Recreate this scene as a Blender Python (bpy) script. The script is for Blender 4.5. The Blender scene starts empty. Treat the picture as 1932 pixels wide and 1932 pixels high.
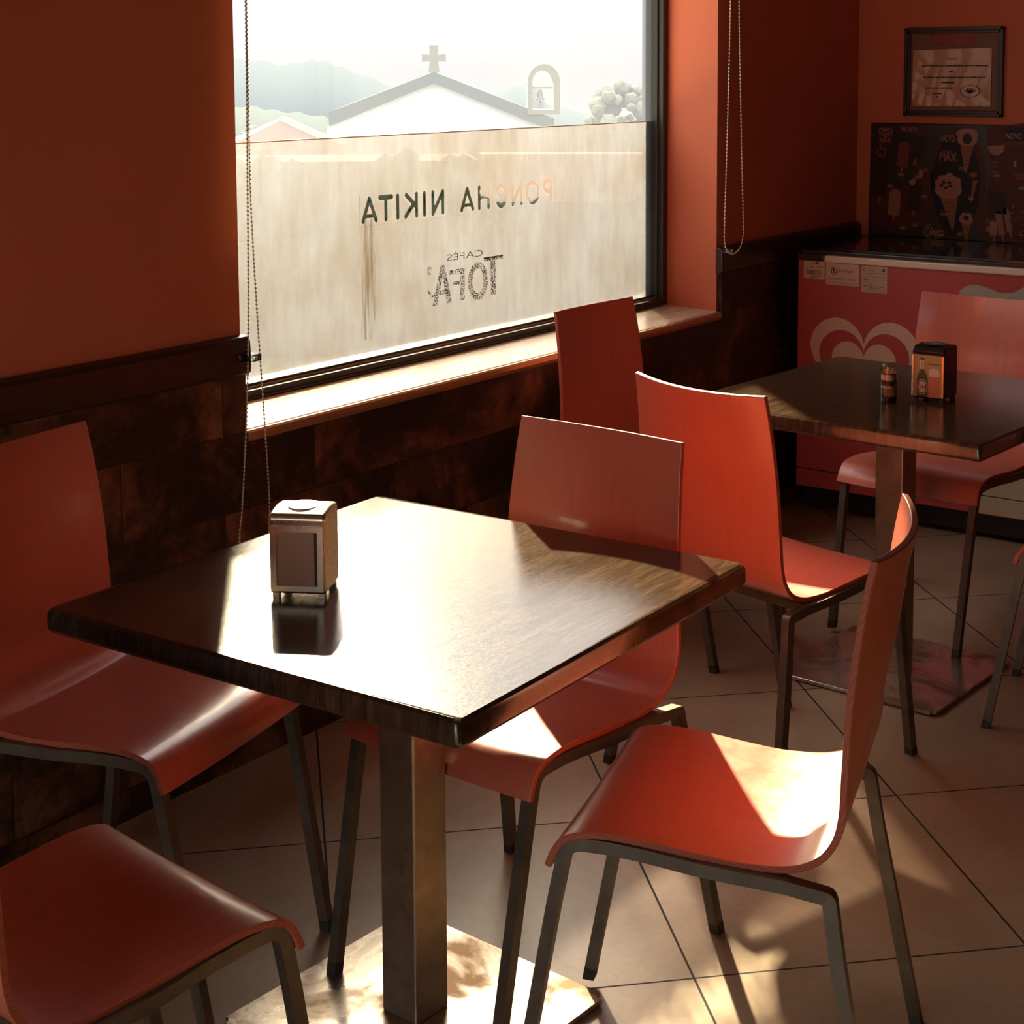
import bpy, bmesh, math, random
from mathutils import Vector, Matrix, Euler
random.seed(7)
C = bpy.context.scene.collection
sin, cos, pi, rad = math.sin, math.cos, math.pi, math.radians

# ------------------------------------------------------------------ helpers
def tag(o, label=None, cat=None, group=None, kind=None):
    if label: o['label'] = label
    if cat: o['category'] = cat
    if group: o['group'] = group
    if kind: o['kind'] = kind
    return o
def empty(name, loc=(0, 0, 0), rz=0.0):
    o = bpy.data.objects.new(name, None); C.objects.link(o)
    o.location = loc; o.rotation_euler = (0, 0, rz); o.empty_display_size = .1
    return o
def obj(name, bm, mat, parent=None, smooth=False, bevel=0, auto=None):
    bmesh.ops.recalc_face_normals(bm, faces=bm.faces[:])
    me = bpy.data.meshes.new(name); bm.to_mesh(me); bm.free()
    return mobj(name, me, mat, parent, smooth, bevel, auto)
def mobj(name, me, mat, parent=None, smooth=False, bevel=0, auto=None):
    for m in (mat if isinstance(mat, (list, tuple)) else [mat]): me.materials.append(m)
    if smooth or auto:
        for p in me.polygons: p.use_smooth = True
        if auto:
            me.set_sharp_from_angle(angle=rad(auto))
    o = bpy.data.objects.new(name, me); C.objects.link(o)
    if parent: o.parent = parent
    if bevel:
        b = o.modifiers.new('bevel', 'BEVEL'); b.width = bevel; b.segments = 2; b.limit_method = 'ANGLE'; b.angle_limit = rad(40)
    return o
def struct(name, bm, mat, parent=None, **k):
    o = obj(name, bm, mat, parent, **k)
    if parent is None: o['kind'] = 'structure'
    return o
def box(bm, x0, x1, y0, y1, z0, z1, mi=0):
    v = [bm.verts.new(p) for p in ((x0,y0,z0),(x1,y0,z0),(x1,y1,z0),(x0,y1,z0),(x0,y0,z1),(x1,y0,z1),(x1,y1,z1),(x0,y1,z1))]
    for f in ((0,3,2,1),(4,5,6,7),(0,1,5,4),(1,2,6,5),(2,3,7,6),(3,0,4,7)):
        bm.faces.new([v[i] for i in f]).material_index = mi
    return bm
def nb(): return bmesh.new()
def prism(bm, pts, fn, d0, d1, mi=0):
    """closed outline pts (u,v) extruded from depth d0 to d1; fn(u,v,d) gives the world point"""
    a = [bm.verts.new(fn(u, v, d0)) for u, v in pts]; b = [bm.verts.new(fn(u, v, d1)) for u, v in pts]
    n = len(pts)
    bm.faces.new(a).material_index = mi; bm.faces.new(b[::-1]).material_index = mi
    for i in range(n): bm.faces.new([a[i], b[i], b[(i+1) % n], a[(i+1) % n]]).material_index = mi
    return bm
def lathe(bm, prof, cx=0, cy=0, n=24):
    rings = []
    for r, z in prof:
        rings.append([bm.verts.new((cx+r*cos(2*pi*i/n), cy+r*sin(2*pi*i/n), z)) for i in range(n)] if r > 1e-6 else [bm.verts.new((cx, cy, z))])
    for a, b in zip(rings, rings[1:]):
        for i in range(n):
            j = (i+1) % n
            if len(a) == 1 and len(b) == 1: continue
            if len(a) == 1: bm.faces.new([a[0], b[i], b[j]])
            elif len(b) == 1: bm.faces.new([a[i], a[j], b[0]])
            else: bm.faces.new([a[i], a[j], b[j], b[i]])
    return bm
def fillet(pts, rads, n=6):
    """round the corners of an open 3-D polyline"""
    out = [Vector(pts[0])]
    for i in range(1, len(pts)-1):
        p, a, b = Vector(pts[i]), Vector(pts[i-1]), Vector(pts[i+1])
        r = rads[i-1] if isinstance(rads, (list, tuple)) else rads
        da, db = (a-p).normalized(), (b-p).normalized()
        ang = da.angle(db); t = min(r/math.tan(ang/2), (a-p).length*.48, (b-p).length*.48)
        p0, p2 = p+da*t, p+db*t
        for k in range(n+1):
            s = k/n; out.append(p0*(1-s)**2+p*2*s*(1-s)+p2*s*s)
    out.append(Vector(pts[-1])); return out
def tube(bm, pts, w, h=None, ref=(0, 0, 1), n=4, closed_ends=True):
    """square (n=4) or round tube along a polyline"""
    h = h or w; ref = Vector(ref); rings = []
    L = len(pts)
    for i, p in enumerate(pts):
        p = Vector(p)
        t = (Vector(pts[min(i+1, L-1)])-Vector(pts[max(i-1, 0)])).normalized()
        s = t.cross(ref)
        if s.length < 1e-4: s = t.cross(Vector((1, 0, 0)))
        s.normalize(); u = s.cross(t).normalized()
        if n == 4: rings.append([bm.verts.new(p+s*a*w/2+u*b*h/2) for a, b in ((-1,-1),(1,-1),(1,1),(-1,1))])
        else: rings.append([bm.verts.new(p+s*cos(2*pi*k/n)*w/2+u*sin(2*pi*k/n)*h/2) for k in range(n)])
    for a, b in zip(rings, rings[1:]):
        for k in range(n): bm.faces.new([a[k], a[(k+1) % n], b[(k+1) % n], b[k]])
    bm.faces.new(rings[0][::-1]); bm.faces.new(rings[-1])
    return bm
def text_mesh(s, u0, u1, v0, v1, fn, depth=.0004, bold=0.0):
    cu = bpy.data.curves.new('t', 'FONT'); cu.body = s; cu.size = 1; cu.offset = bold; cu.resolution_u = 3
    ob = bpy.data.objects.new('t', cu); C.objects.link(ob)
    bpy.context.view_layer.update()
    me = bpy.data.meshes.new_from_object(ob.evaluated_get(bpy.context.evaluated_depsgraph_get()))
    bpy.data.objects.remove(ob)
    xs = [v.co.x for v in me.vertices]; ys = [v.co.y for v in me.vertices]
    x0, x1, y0, y1 = min(xs), max(xs), min(ys), max(ys)
    for v in me.vertices:
        u = u0+(u1-u0)*(v.co.x-x0)/(x1-x0); w = v0+(v1-v0)*(v.co.y-y0)/(y1-y0)
        v.co = fn(u, w, depth)
    return me
def add_text(bm, s, u0, u1, v0, v1, fn, depth=.0004, bold=0.0, mi=0):
    me = text_mesh(s, u0, u1, v0, v1, fn, depth, bold)
    k = len(bm.faces); bm.from_mesh(me); bm.faces.ensure_lookup_table()
    for f in bm.faces[k:]: f.material_index = mi
    bpy.data.meshes.remove(me); return bm
def stroke(bm, pts, w, fn, d=0.0004, cap=True, mi=0):
    """flat brush stroke with round caps in a (u,v) plane"""
    for i, (a, b) in enumerate(zip(pts, pts[1:])):
        ax, ay = a; bx, by = b; L = math.hypot(bx-ax, by-ay) or 1e-9
        t = math.atan2(by-ay, bx-ax); o = []
        n = 8 if cap else 1
        for k in range(n+1):
            q = t+pi/2+pi*k/n; o.append((ax+cos(q)*w/2, ay+sin(q)*w/2))
        for k in range(n+1):
            q = t-pi/2+pi*k/n; o.append((bx+cos(q)*w/2, by+sin(q)*w/2))
        bm.faces.new([bm.verts.new(fn(u, v, d+.00002*i)) for u, v in o]).material_index = mi
    return bm
def arc(cx, cy, rx, ry, a0, a1, n=16):
    return [(cx+rx*cos(rad(a0+(a1-a0)*k/n)), cy+ry*sin(rad(a0+(a1-a0)*k/n))) for k in range(n+1)]
def catmull(pts, n=6):
    out = []
    for i in range(len(pts)-1):
        p0, p1, p2, p3 = pts[max(i-1, 0)], pts[i], pts[i+1], pts[min(i+2, len(pts)-1)]
        for k in range(n):
            t = k/n
            out.append(tuple(.5*((2*b)+(-a+c)*t+(2*a-5*b+4*c-d)*t*t+(-a+3*b-3*c+d)*t**3) for a, b, c, d in zip(p0, p1, p2, p3)))
    out.append(tuple(pts[-1])); return out

# ------------------------------------------------------------------ materials
def mat(name, col=(.5,.5,.5), rough=.5, metal=0.0, spec=.5, coat=0.0, coat_r=.1, trans=0.0, ior=None):
    m = bpy.data.materials.new(name); m.use_nodes = True; b = m.node_tree.nodes['Principled BSDF']
    b.inputs['Base Color'].default_value = (*col, 1); b.inputs['Roughness'].default_value = rough
    b.inputs['Metallic'].default_value = metal; b.inputs['Specular IOR Level'].default_value = spec
    b.inputs['Coat Weight'].default_value = coat; b.inputs['Coat Roughness'].default_value = coat_r
    b.inputs['Transmission Weight'].default_value = trans
    if ior: b.inputs['IOR'].default_value = ior
    return m
class NT:
    def __init__(s, m): s.t = m.node_tree; s.n = s.t.nodes; s.b = s.n.get('Principled BSDF')
    def new(s, ty, **k):
        n = s.n.new(ty)
        for a, v in k.items():
            if a.startswith('i_'): n.inputs[a[2:].replace('_', ' ')].default_value = v
            else: setattr(n, a, v)
        return n
    def link(s, a, b): s.t.links.new(a, b)
    def coord(s, scale=(1,1,1), rot=(0,0,0), loc=(0,0,0), kind='Object'):
        c = s.new('ShaderNodeTexCoord'); mp = s.new('ShaderNodeMapping')
        mp.inputs['Scale'].default_value = scale; mp.inputs['Rotation'].default_value = rot; mp.inputs['Location'].default_value = loc
        s.link(c.outputs[kind], mp.inputs['Vector']); return mp.outputs['Vector']
    def noise(s, vec, scale=5, detail=4, rough=.5, dist=0.0):
        n = s.new('ShaderNodeTexNoise'); n.inputs['Scale'].default_value = scale; n.inputs['Detail'].default_value = detail
        n.inputs['Roughness'].default_value = rough; n.inputs['Distortion'].default_value = dist
        s.link(vec, n.inputs['Vector']); return n.outputs['Fac']
    def ramp(s, fac, stops, interp='LINEAR'):
        r = s.new('ShaderNodeValToRGB'); r.color_ramp.interpolation = interp
        while len(r.color_ramp.elements) < len(stops): r.color_ramp.elements.new(.5)
        for e, (p, c) in zip(r.color_ramp.elements, stops):
            e.position = p; e.color = (*c, 1) if len(c) == 3 else c
        s.link(fac, r.inputs['Fac']); return r.outputs['Color']
    def mix(s, fac, a, b, blend='MIX'):
        m = s.new('ShaderNodeMix', data_type='RGBA', blend_type=blend)
        for sock, v in ((m.inputs[0], fac), (m.inputs[6], a), (m.inputs[7], b)):
            if isinstance(v, (int, float)): sock.default_value = v
            elif isinstance(v, tuple): sock.default_value = (*v, 1)
            else: s.link(v, sock)
        return m.outputs[2]
    def math(s, op, a, b=0.0):
        m = s.new('ShaderNodeMath', operation=op)
        for i, v in ((0, a), (1, b)):
            if isinstance(v, (int, float)): m.inputs[i].default_value = v
            else: s.link(v, m.inputs[i])
        return m.outputs[0]
    def bump(s, h, strength=.2, dist=.002):
        b = s.new('ShaderNodeBump'); b.inputs['Strength'].default_value = strength; b.inputs['Distance'].default_value = dist
        s.link(h, b.inputs['Height']); s.link(b.outputs['Normal'], s.b.inputs['Normal'])

# painted walls
def paint(name, col):
    m = mat(name, col, .72, spec=.3); n = NT(m); v = n.coord()
    c = n.ramp(n.noise(v, 2.2, 3), [(.3, tuple(x*.93 for x in col)), (.7, tuple(min(1, x*1.05) for x in col))])
    n.link(c, n.b.inputs['Base Color']); n.bump(n.noise(v, 160, 3), .12, .001); return m
M_wall = paint('terracotta_paint', (.62, .165, .08))
M_ceiling = paint('ceiling_paint', (.20, .12, .08)); M_wall2 = paint('dark_brown_paint', (.16, .06, .035))
# rusty slate wall tiles
def tile_mat():
    m = mat('rusty_slate_tile', (.05, .03, .02), .42, spec=.45); n = NT(m)
    v = n.coord()
    sep = n.new('ShaderNodeSeparateXYZ'); n.link(v, sep.inputs[0])
    xy = n.math('ADD', sep.outputs[0], sep.outputs[1])
    cmb = n.new('ShaderNodeCombineXYZ'); n.link(xy, cmb.inputs[0]); n.link(n.math('ADD', sep.outputs[2], 10-.751), cmb.inputs[1])
    br = n.new('ShaderNodeTexBrick', offset=.5); n.link(cmb.outputs[0], br.inputs['Vector'])
    for k, val in (('Scale', 1), ('Mortar Size', .0016), ('Mortar Smooth', .1), ('Brick Width', .57), ('Row Height', .1475), ('Bias', 0)): br.inputs[k].default_value = val
    br.inputs['Row Height'].default_value = .1725
    br.inputs['Color1'].default_value = (0, 0, 0, 1); br.inputs['Color2'].default_value = (1, 1, 1, 1); br.inputs['Mortar'].default_value = (.5, .5, .5, 1)
    off = n.new('ShaderNodeVectorMath', operation='SCALE'); n.link(br.outputs['Color'], off.inputs[0]); off.inputs['Scale'].default_value = 6
    vv = n.new('ShaderNodeVectorMath', operation='ADD'); n.link(v, vv.inputs[0]); n.link(off.outputs[0], vv.inputs[1])
    a = n.noise(vv.outputs[0], 4.5, 6, .62, .6); b = n.noise(vv.outputs[0], 22, 6, .7, .3); c2 = n.noise(vv.outputs[0], 90, 3, .6)
    f = n.math('ADD', n.math('MULTIPLY', a, .66), n.math('ADD', n.math('MULTIPLY', b, .28), n.math('MULTIPLY', c2, .1)))
    col = n.ramp(f, [(.42, (.012, .010, .008)), (.50, (.026, .014, .008)), (.555, (.085, .033, .016)), (.62, (.18, .070, .034)), (.70, (.30, .14, .06))])
    col = n.mix(n.math('MULTIPLY', br.outputs['Fac'], .8), col, (.01, .008, .007))
    n.link(col, n.b.inputs['Base Color'])
    n.link(n.ramp(b, [(.3, (.3,)*3), (.7, (.55,)*3)]), n.b.inputs['Roughness'])
    n.bump(n.math('SUBTRACT', f, n.math('MULTIPLY', br.outputs['Fac'], .3)), .35, .004); return m
M_tile = tile_mat()
# floor tiles, laid diagonally
def floor_mat():
    m = mat('beige_floor_tile', (.3, .2, .13), .35, spec=.5); n = NT(m)
    T = .6085
    v = n.coord()
    mp = n.new('ShaderNodeMapping'); n.link(v, mp.inputs['Vector'])
    mp.inputs['Rotation'].default_value = (0, 0, rad(45))       # x' = (x-y)/r2 , y' = (x+y)/r2
    mp.inputs['Location'].default_value = (.1275+10*T, -.0245+10*T, 0)
    br = n.new('ShaderNodeTexBrick', offset=0.0); n.link(mp.outputs[0], br.inputs['Vector'])
    for k, val in (('Scale', 1), ('Mortar Size', .0023), ('Mortar Smooth', .1), ('Brick Width', T), ('Row Height', T), ('Bias', 0)): br.inputs[k].default_value = val
    br.inputs['Color1'].default_value = (.9, .9, .9, 1); br.inputs['Color2'].default_value = (1, 1, 1, 1)
    a = n.noise(v, 2.3, 5, .55, .5); b = n.noise(v, 70, 4, .6)
    f = n.math('ADD', n.math('MULTIPLY', a, .8), n.math('MULTIPLY', b, .2))
    col = n.ramp(f, [(.36, (.30, .195, .120)), (.5, (.38, .26, .165)), (.65, (.46, .33, .22))])
    col = n.mix(1.0, col, br.outputs['Color'], 'MULTIPLY')
    n.link(n.mix(br.outputs['Fac'], col, (.012, .010, .008)), n.b.inputs['Base Color'])
    n.link(n.mix(br.outputs['Fac'], n.ramp(a, [(.3, (.30,)*3), (.7, (.40,)*3)]), (.9, .9, .9)), n.b.inputs['Roughness'])
    n.bump(n.math('SUBTRACT', n.math('MULTIPLY', b, .05), br.outputs['Fac']), .3, .002); return m
M_floor = floor_mat()
# stained plywood of the chairs
def ply_mat():
    m = mat('red_stained_plywood', (.58, .10, .06), .34, spec=.5, coat=.55, coat_r=.15); n = NT(m)
    v = n.coord((3, 22, 3))
    g = n.noise(v, 3.0, 4, .55, .8)
    c = n.ramp(g, [(.3, (.57, .135, .085)), (.5, (.60, .148, .093)), (.75, (.63, .16, .10))])
    n.link(c, n.b.inputs['Base Color'])
    n.link(n.ramp(n.noise(n.coord(), 30, 5, .7), [(.35, (.30,)*3), (.7, (.42,)*3)]), n.b.inputs['Roughness']); return m
M_ply = ply_mat()
def edge_mat():
    m = mat('layered_plywood_edge', (.35, .07, .03), .55); n = NT(m)
    uv = n.new('ShaderNodeUVMap'); sep = n.new('ShaderNodeSeparateXYZ'); n.link(uv.outputs[0], sep.inputs[0])
    w = n.math('SINE', n.math('MULTIPLY', sep.outputs[1], 31.4))
    n.link(n.ramp(n.math('ADD', n.math('MULTIPLY', w, .5), .5), [(.3, (.26, .045, .025)), (.7, (.50, .13, .065))]), n.b.inputs['Base Color']); return m
M_edge = edge_mat()
def scratched(name, col, rough, metal, var=.3):
    m = mat(name, col, rough, metal); n = NT(m); v = n.coord()
    a = n.noise(v, 14, 6, .65, .4)
    n.link(n.ramp(a, [(.3, tuple(c*(1-var) for c in col)), (.7, tuple(min(1, c*(1+var)) for c in col))]), n.b.inputs['Base Color'])
    n.link(n.ramp(n.noise(v, 60, 4, .7), [(.3, (rough*.8,)*3), (.7, (min(1, rough*1.3),)*3)]), n.b.inputs['Roughness']); return m
M_frame = scratched('chair_grey_paint', (.12, .098, .074), .38, .5)
M_rubber = mat('dark_rubber', (.030, .024, .018), .6)
M_pole = scratched('brushed_steel_column', (.42, .33, .24), .33, .85, .2)
def plate_mat():
    m = mat('worn_steel_plate', (.65, .6, .52), .22, .9); n = NT(m); v = n.coord()
    a = n.noise(v, 5, 7, .6, .5)
    n.link(n.ramp(a, [(.40, (.30, .19, .10)), (.5, (.62, .55, .45)), (.6, (.75, .72, .65))]), n.b.inputs['Base Color'])
    n.link(n.ramp(a, [(.4, (.5,)*3), (.55, (.2,)*3)]), n.b.inputs['Roughness']); n.bump(n.noise(v, 25, 5), .15, .002); return m
M_plate = plate_mat()
# varnished dark tabletop
def top_mat():
    m = mat('dark_varnished_wood', (.03, .018, .010), .16, spec=.55); n = NT(m)
    v = n.coord((1, 7, 1)); g = n.noise(v, 9, 8, .68, 1.1); s = n.noise(n.coord((1.5, 6, 1), (0, 0, .5)), 60, 6, .8, 2.0)
    n.link(n.ramp(g, [(.3, (.016, .010, .006)), (.5, (.04, .024, .013)), (.72, (.085, .052, .028))]), n.b.inputs['Base Color'])
    n.b.inputs['IOR'].default_value = 1.5
    n.link(n.ramp(s, [(.35, (.05,)*3), (.65, (.15,)*3)]), n.b.inputs['Roughness'])
    n.bump(n.math('ADD', n.math('MULTIPLY', s, .5), g), .16, .0008); return m
M_top = top_mat()
M_sill = (lambda m: m)(mat('polished_sill_stone', (.50, .36, .22), .22, spec=.7))
def sill_tex():
    n = NT(M_sill); v = n.coord((1, 3, 1)); a = n.noise(v, 6, 7, .65, 1.5)
    n.link(n.ramp(a, [(.35, (.42, .31, .20)), (.5, (.60, .48, .34)), (.65, (.72, .61, .46))]), n.b.inputs['Base Color'])
sill_tex()
M_alu = mat('dark_green_grey_aluminium', (.055, .058, .048), .38, .3)
M_rail = mat('dark_brown_rail', (.040, .013, .009), .32, spec=.6)
M_black = mat('black_enamel', (.010, .010, .010), .25, spec=.5)
M_chrome = scratched('satin_chrome', (.74, .62, .50), .24, .9, .03)
M_gold = mat('gold_anodised', (.75, .42, .14), .3, .8)
M_napkin = mat('paper_napkin', (.62, .44, .34), .85)
M_white = mat('white_paper', (.75, .62, .48), .8)
M_ink = mat('dark_ink', (.03, .02, .02), .7)
M_bead = mat('nickel_beads', (.62, .52, .38), .3, .6)
M_beadw = mat('white_plastic_beads', (.85, .78, .62), .35)
M_freezer = mat('red_freezer_wrap', (.50, .075, .065), .45, spec=.4)
M_trim = mat('ivory_freezer_trim', (.80, .60, .44), .45)
M_cream = mat('cream_print', (.72, .47, .33), .6)
M_printred = mat('dull_red_print', (.32, .05, .035), .6)

def film_mat():
    m = bpy.data.materials.new('frosted_film'); m.use_nodes = True; n = NT(m); t = n.n; t.clear()
    out = n.new('ShaderNodeOutputMaterial')
    v = n.coord((1, 1, .25)); v2 = n.coord()
    streak = n.noise(v, 28, 6, .6, .2); cloud = n.noise(v2, 3.2, 3, .5, .5)
    col = n.ramp(cloud, [(.3, (.86, .80, .76)), (.5, (.92, .89, .88)), (.7, (.96, .95, .97))])
    col = n.mix(.18, col, n.ramp(streak, [(.3, (.5, .42, .3)), (.7, (1, .95, .85))]))
    # grimy run-off below the last letter
    sep = n.new('ShaderNodeSeparateXYZ'); n.link(v2, sep.inputs[0])
    dx = n.math('ABSOLUTE', n.math('SUBTRACT', sep.outputs[0], 1.27)); wx = n.math('LESS_THAN', n.math('ADD', dx, n.math('MULTIPLY', n.noise(n.coord((1, 1, .15)), 40, 4), .05)), .052)
    wz = n.math('MULTIPLY', n.math('LESS_THAN', sep.outputs[2], 1.165), n.math('GREATER_THAN', sep.outputs[2], .84))
    stain = n.math('MULTIPLY', n.math('MULTIPLY', wx, wz), n.ramp(n.noise(n.coord((1, 1, .06)), 90, 3), [(.45, (.0,)*3), (.6, (.55,)*3)]))
    col = n.mix(stain, col, (.48, .36, .22))
    spk = n.ramp(n.noise(v2, 260, 2, .5), [(.70, (0,)*3), (.74, (1,)*3)])
    col = n.mix(n.math('MULTIPLY', spk, .5), col, (1, .97, .9))
    tp = n.new('ShaderNodeBsdfTransparent'); n.link(col, tp.inputs['Color']); n.link(tp.outputs[0], out.inputs['Surface'])
    # milky plastic: forward scattering and absorption inside the 4 mm sheet
    vs = n.new('ShaderNodeVolumeScatter'); vs.inputs['Density'].default_value = FILM_S; vs.inputs['Anisotropy'].default_value = FILM_G; vs.inputs['Color'].default_value = (.92, .97, 1, 1)
    va = n.new('ShaderNodeVolumeAbsorption'); va.inputs['Density'].default_value = FILM_A; va.inputs['Color'].default_value = (.0, .03, .16, 1)
    ad = n.new('ShaderNodeAddShader'); n.link(vs.outputs[0], ad.inputs[0]); n.link(va.outputs[0], ad.inputs[1]); n.link(ad.outputs[0], out.inputs['Volume'])
    return m
FILM_S, FILM_A, FILM_G = 230, 285, .86
M_film = film_mat()
def pane_mat():
    m = bpy.data.materials.new('haze_veil_glass'); m.use_nodes = True; n = NT(m); n.n.clear()
    out = n.new('ShaderNodeOutputMaterial')
    tp = n.new('ShaderNodeBsdfTransparent'); tp.inputs[0].default_value = (.93, .93, .92, 1)
    tl = n.new('ShaderNodeBsdfTranslucent')  # translucent veil above the film stands in for outdoor haze and lens bloom
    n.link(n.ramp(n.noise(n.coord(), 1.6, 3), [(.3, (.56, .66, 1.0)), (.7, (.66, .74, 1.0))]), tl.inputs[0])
    gl = n.new('ShaderNodeBsdfGlossy'); gl.inputs['Roughness'].default_value = .03
    fr = n.new('ShaderNodeFresnel'); fr.inputs[0].default_value = 1.3
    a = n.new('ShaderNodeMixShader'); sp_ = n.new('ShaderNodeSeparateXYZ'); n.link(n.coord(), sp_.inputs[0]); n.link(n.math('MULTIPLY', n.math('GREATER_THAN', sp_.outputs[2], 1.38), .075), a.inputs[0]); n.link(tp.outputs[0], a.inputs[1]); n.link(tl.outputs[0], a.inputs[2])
    b = n.new('ShaderNodeMixShader'); n.link(n.math('MULTIPLY', fr.outputs[0], .5), b.inputs[0]); n.link(a.outputs[0], b.inputs[1]); n.link(gl.outputs[0], b.inputs[2])
    n.link(b.outputs[0], out.inputs[0]); return m
M_pane = pane_mat()
def clear_glass():
    m = bpy.data.materials.new('clear_thin_glass'); m.use_nodes = True; n = NT(m); n.n.clear()
    out = n.new('ShaderNodeOutputMaterial'); tp = n.new('ShaderNodeBsdfTransparent'); gl = n.new('ShaderNodeBsdfGlossy')
    gl.inputs['Roughness'].default_value = .08; tp.inputs[0].default_value = (.95, .94, .9, 1)
    fr = n.new('ShaderNodeLayerWeight'); fr.inputs[0].default_value = .35
    b = n.new('ShaderNodeMixShader'); n.link(fr.outputs['Fresnel'], b.inputs[0]); n.link(tp.outputs[0], b.inputs[1]); n.link(gl.outputs[0], b.inputs[2])
    n.link(b.outputs[0], out.inputs[0]); return m
M_glass = clear_glass()
def worn_letter(name, col, scale, thr, gradient=False):
    """opaque vinyl that has flaked away in spots"""
    m = bpy.data.materials.new(name); m.use_nodes = True; n = NT(m)
    n.b.inputs['Base Color'].default_value = (*col, 1); n.b.inputs['Roughness'].default_value = .6
    out = n.n['Material Output']; tp = n.new('ShaderNodeBsdfTransparent'); v = n.coord()
    f = n.noise(v, scale, 2, .6)
    if gradient:   # wear grows towards the first letters of the word and towards their tops
        sep = n.new('ShaderNodeSeparateXYZ'); n.link(v, sep.inputs[0])
        mr = n.new('ShaderNodeMapRange'); n.link(n.math('ADD', sep.outputs[0], n.math('MULTIPLY', sep.outputs[2], 2.6)), mr.inputs[0])
        mr.inputs[1].default_value = 1.87+2.6*1.17; mr.inputs[2].default_value = 1.87+2.6*1.215; mr.inputs[3].default_value = 0; mr.inputs[4].default_value = .75
        fac = n.math('GREATER_THAN', n.math('ADD', f, mr.outputs[0]), .78)
    else: fac = n.math('GREATER_THAN', f, thr)
    ms = n.new('ShaderNodeMixShader'); n.link(fac, ms.inputs[0]); n.link(n.b.outputs[0], ms.inputs[1]); n.link(tp.outputs[0], ms.inputs[2])
    n.link(ms.outputs[0], out.inputs[0]); return m
M_speck = worn_letter('flaked_silver_vinyl', (.05, .045, .03), 330, .50)
M_thin = mat('dark_thin_vinyl', (.03, .04, .035), .6)

# ------------------------------------------------------------------ room shell
YW, YG, XB = .955, 1.21, 3.78       # inner window wall, glass plane, back wall
XL, XR, ZS, ZT = .556, 2.70, .76, 2.36   # window opening
X0, Y0, ZC = -4.0, -4.6, 2.75
struct('floor', box(nb(), X0-.2, XB+.2, Y0-.2, 1.5, -.1, 0), M_floor)
struct('ceiling', box(nb(), X0-.2, XB+.2, Y0-.2, 1.5, ZC, ZC+.15), M_ceiling)
RAILB = .885
bm = nb()
def wall_piece(bm, x0, x1, z0, z1, mi, y=YW): box(bm, x0, x1, y, 1.25, z0, z1, mi)
def splay(bm, x_in, x_out, xfar, z0, z1, mi=0):
    pts = [(x_in, YW), (x_out, 1.25), (xfar, 1.25), (xfar, YW)]
    prism(bm, pts, lambda u, v, d: (u, v, d), z0, z1, mi)
splay(bm, XL, XL-.03, X0-.2, RAILB, ZC); splay(bm, XR-.005, XR+.062, XB+.2, RAILB, ZC)
splay(bm, XL, XL-.03, X0-.2, 0, RAILB); splay(bm, XR-.005, XR+.062, XB+.2, 0, RAILB)
box(bm, XL-.03, XR+.07, YW, 1.25, ZT, ZC); box(bm, XL-.03, XR+.07, YW+.01, 1.25, 0, ZS-.03)
struct('wall_window', bm, M_wall)
bm = nb()   # slate tile dado stands 15 mm proud of the plaster
box(bm, X0, XL, .940, YW+.004, 0, RAILB+.01); box(bm, XR+.004, XB-.016, .940, YW+.004, 0, RAILB+.01); box(bm, XL, XR+.004, .940, YW+.012, 0, ZS-.025)
struct('trim_1', bm, M_tile)
bm = nb(); box(bm, XB, XB+.2, Y0-.2, 1.5, 0, ZC); struct('wall_back', bm, M_wall)
bm = nb(); box(bm, XB-.015, XB+.004, Y0, .94, 0, RAILB+.01); struct('trim_2', bm, M_tile)
bm = nb(); box(bm, X0-.2, XB+.2, Y0-.2, Y0, 0, ZC); struct('wall_rear', bm, M_wall2)
bm = nb()   # left wall, with an unseen doorway added for the fill light
box(bm, X0-.2, X0, Y0, -1.5, 0, ZC); box(bm, X0-.2, X0, .3, YW, 0, ZC); box(bm, X0-.2, X0, -1.5, .3, 2.1, ZC)
struct('wall_left', bm, M_wall2)
bm = nb()
for a, b in ((-1.5, -1.44), (-.63, -.57), (.24, .3)): box(bm, X0-.10, X0-.05, a, b, .0, 2.1)
box(bm, X0-.10, X0-.05, -1.5, .3, 0, .12); box(bm, X0-.10, X0-.05, -1.5, .3, 2.04, 2.1)
struct('fill_door_1', bm, M_alu)  # frame of the unseen doorway, added to go with the fill light
# chair rails
def rail(name, x0, x1):
    prof = [(YW, RAILB), (.938, RAILB), (.930, RAILB+.006), (.928, RAILB+.03), (.930, RAILB+.075), (.936, RAILB+.086), (YW, RAILB+.089)]
    bm = nb(); prism(bm, prof, lambda u, v, d: (d, u, v), x0, x1); return struct(name, bm, M_rail, bevel=.003)
rail('trim_3', X0, XL+.008); rail('trim_4', XR-.012, XB-.016)
# sill
bm = nb(); prism(bm, [(XL-.02, 1.20), (XL+.0, .948), (XR+.0, .948), (XR+.05, 1.20)], lambda u, v, d: (u, v, d), ZS-.028, ZS)
struct('trim_5', bm, M_sill, bevel=.004)
bm = nb(); prism(bm, [(.948, ZS-.0285), (.9385, ZS-.026), (.934, ZS-.016), (.936, ZS-.006), (.941, ZS-.002), (.9475, ZS-.002)], lambda u, v, d: (d, u, v), XL+.002, XR-.002)
struct('trim_6', bm, mat('bronze_sill_edge', (.62, .36, .18), .28, .7), smooth=False)
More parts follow.
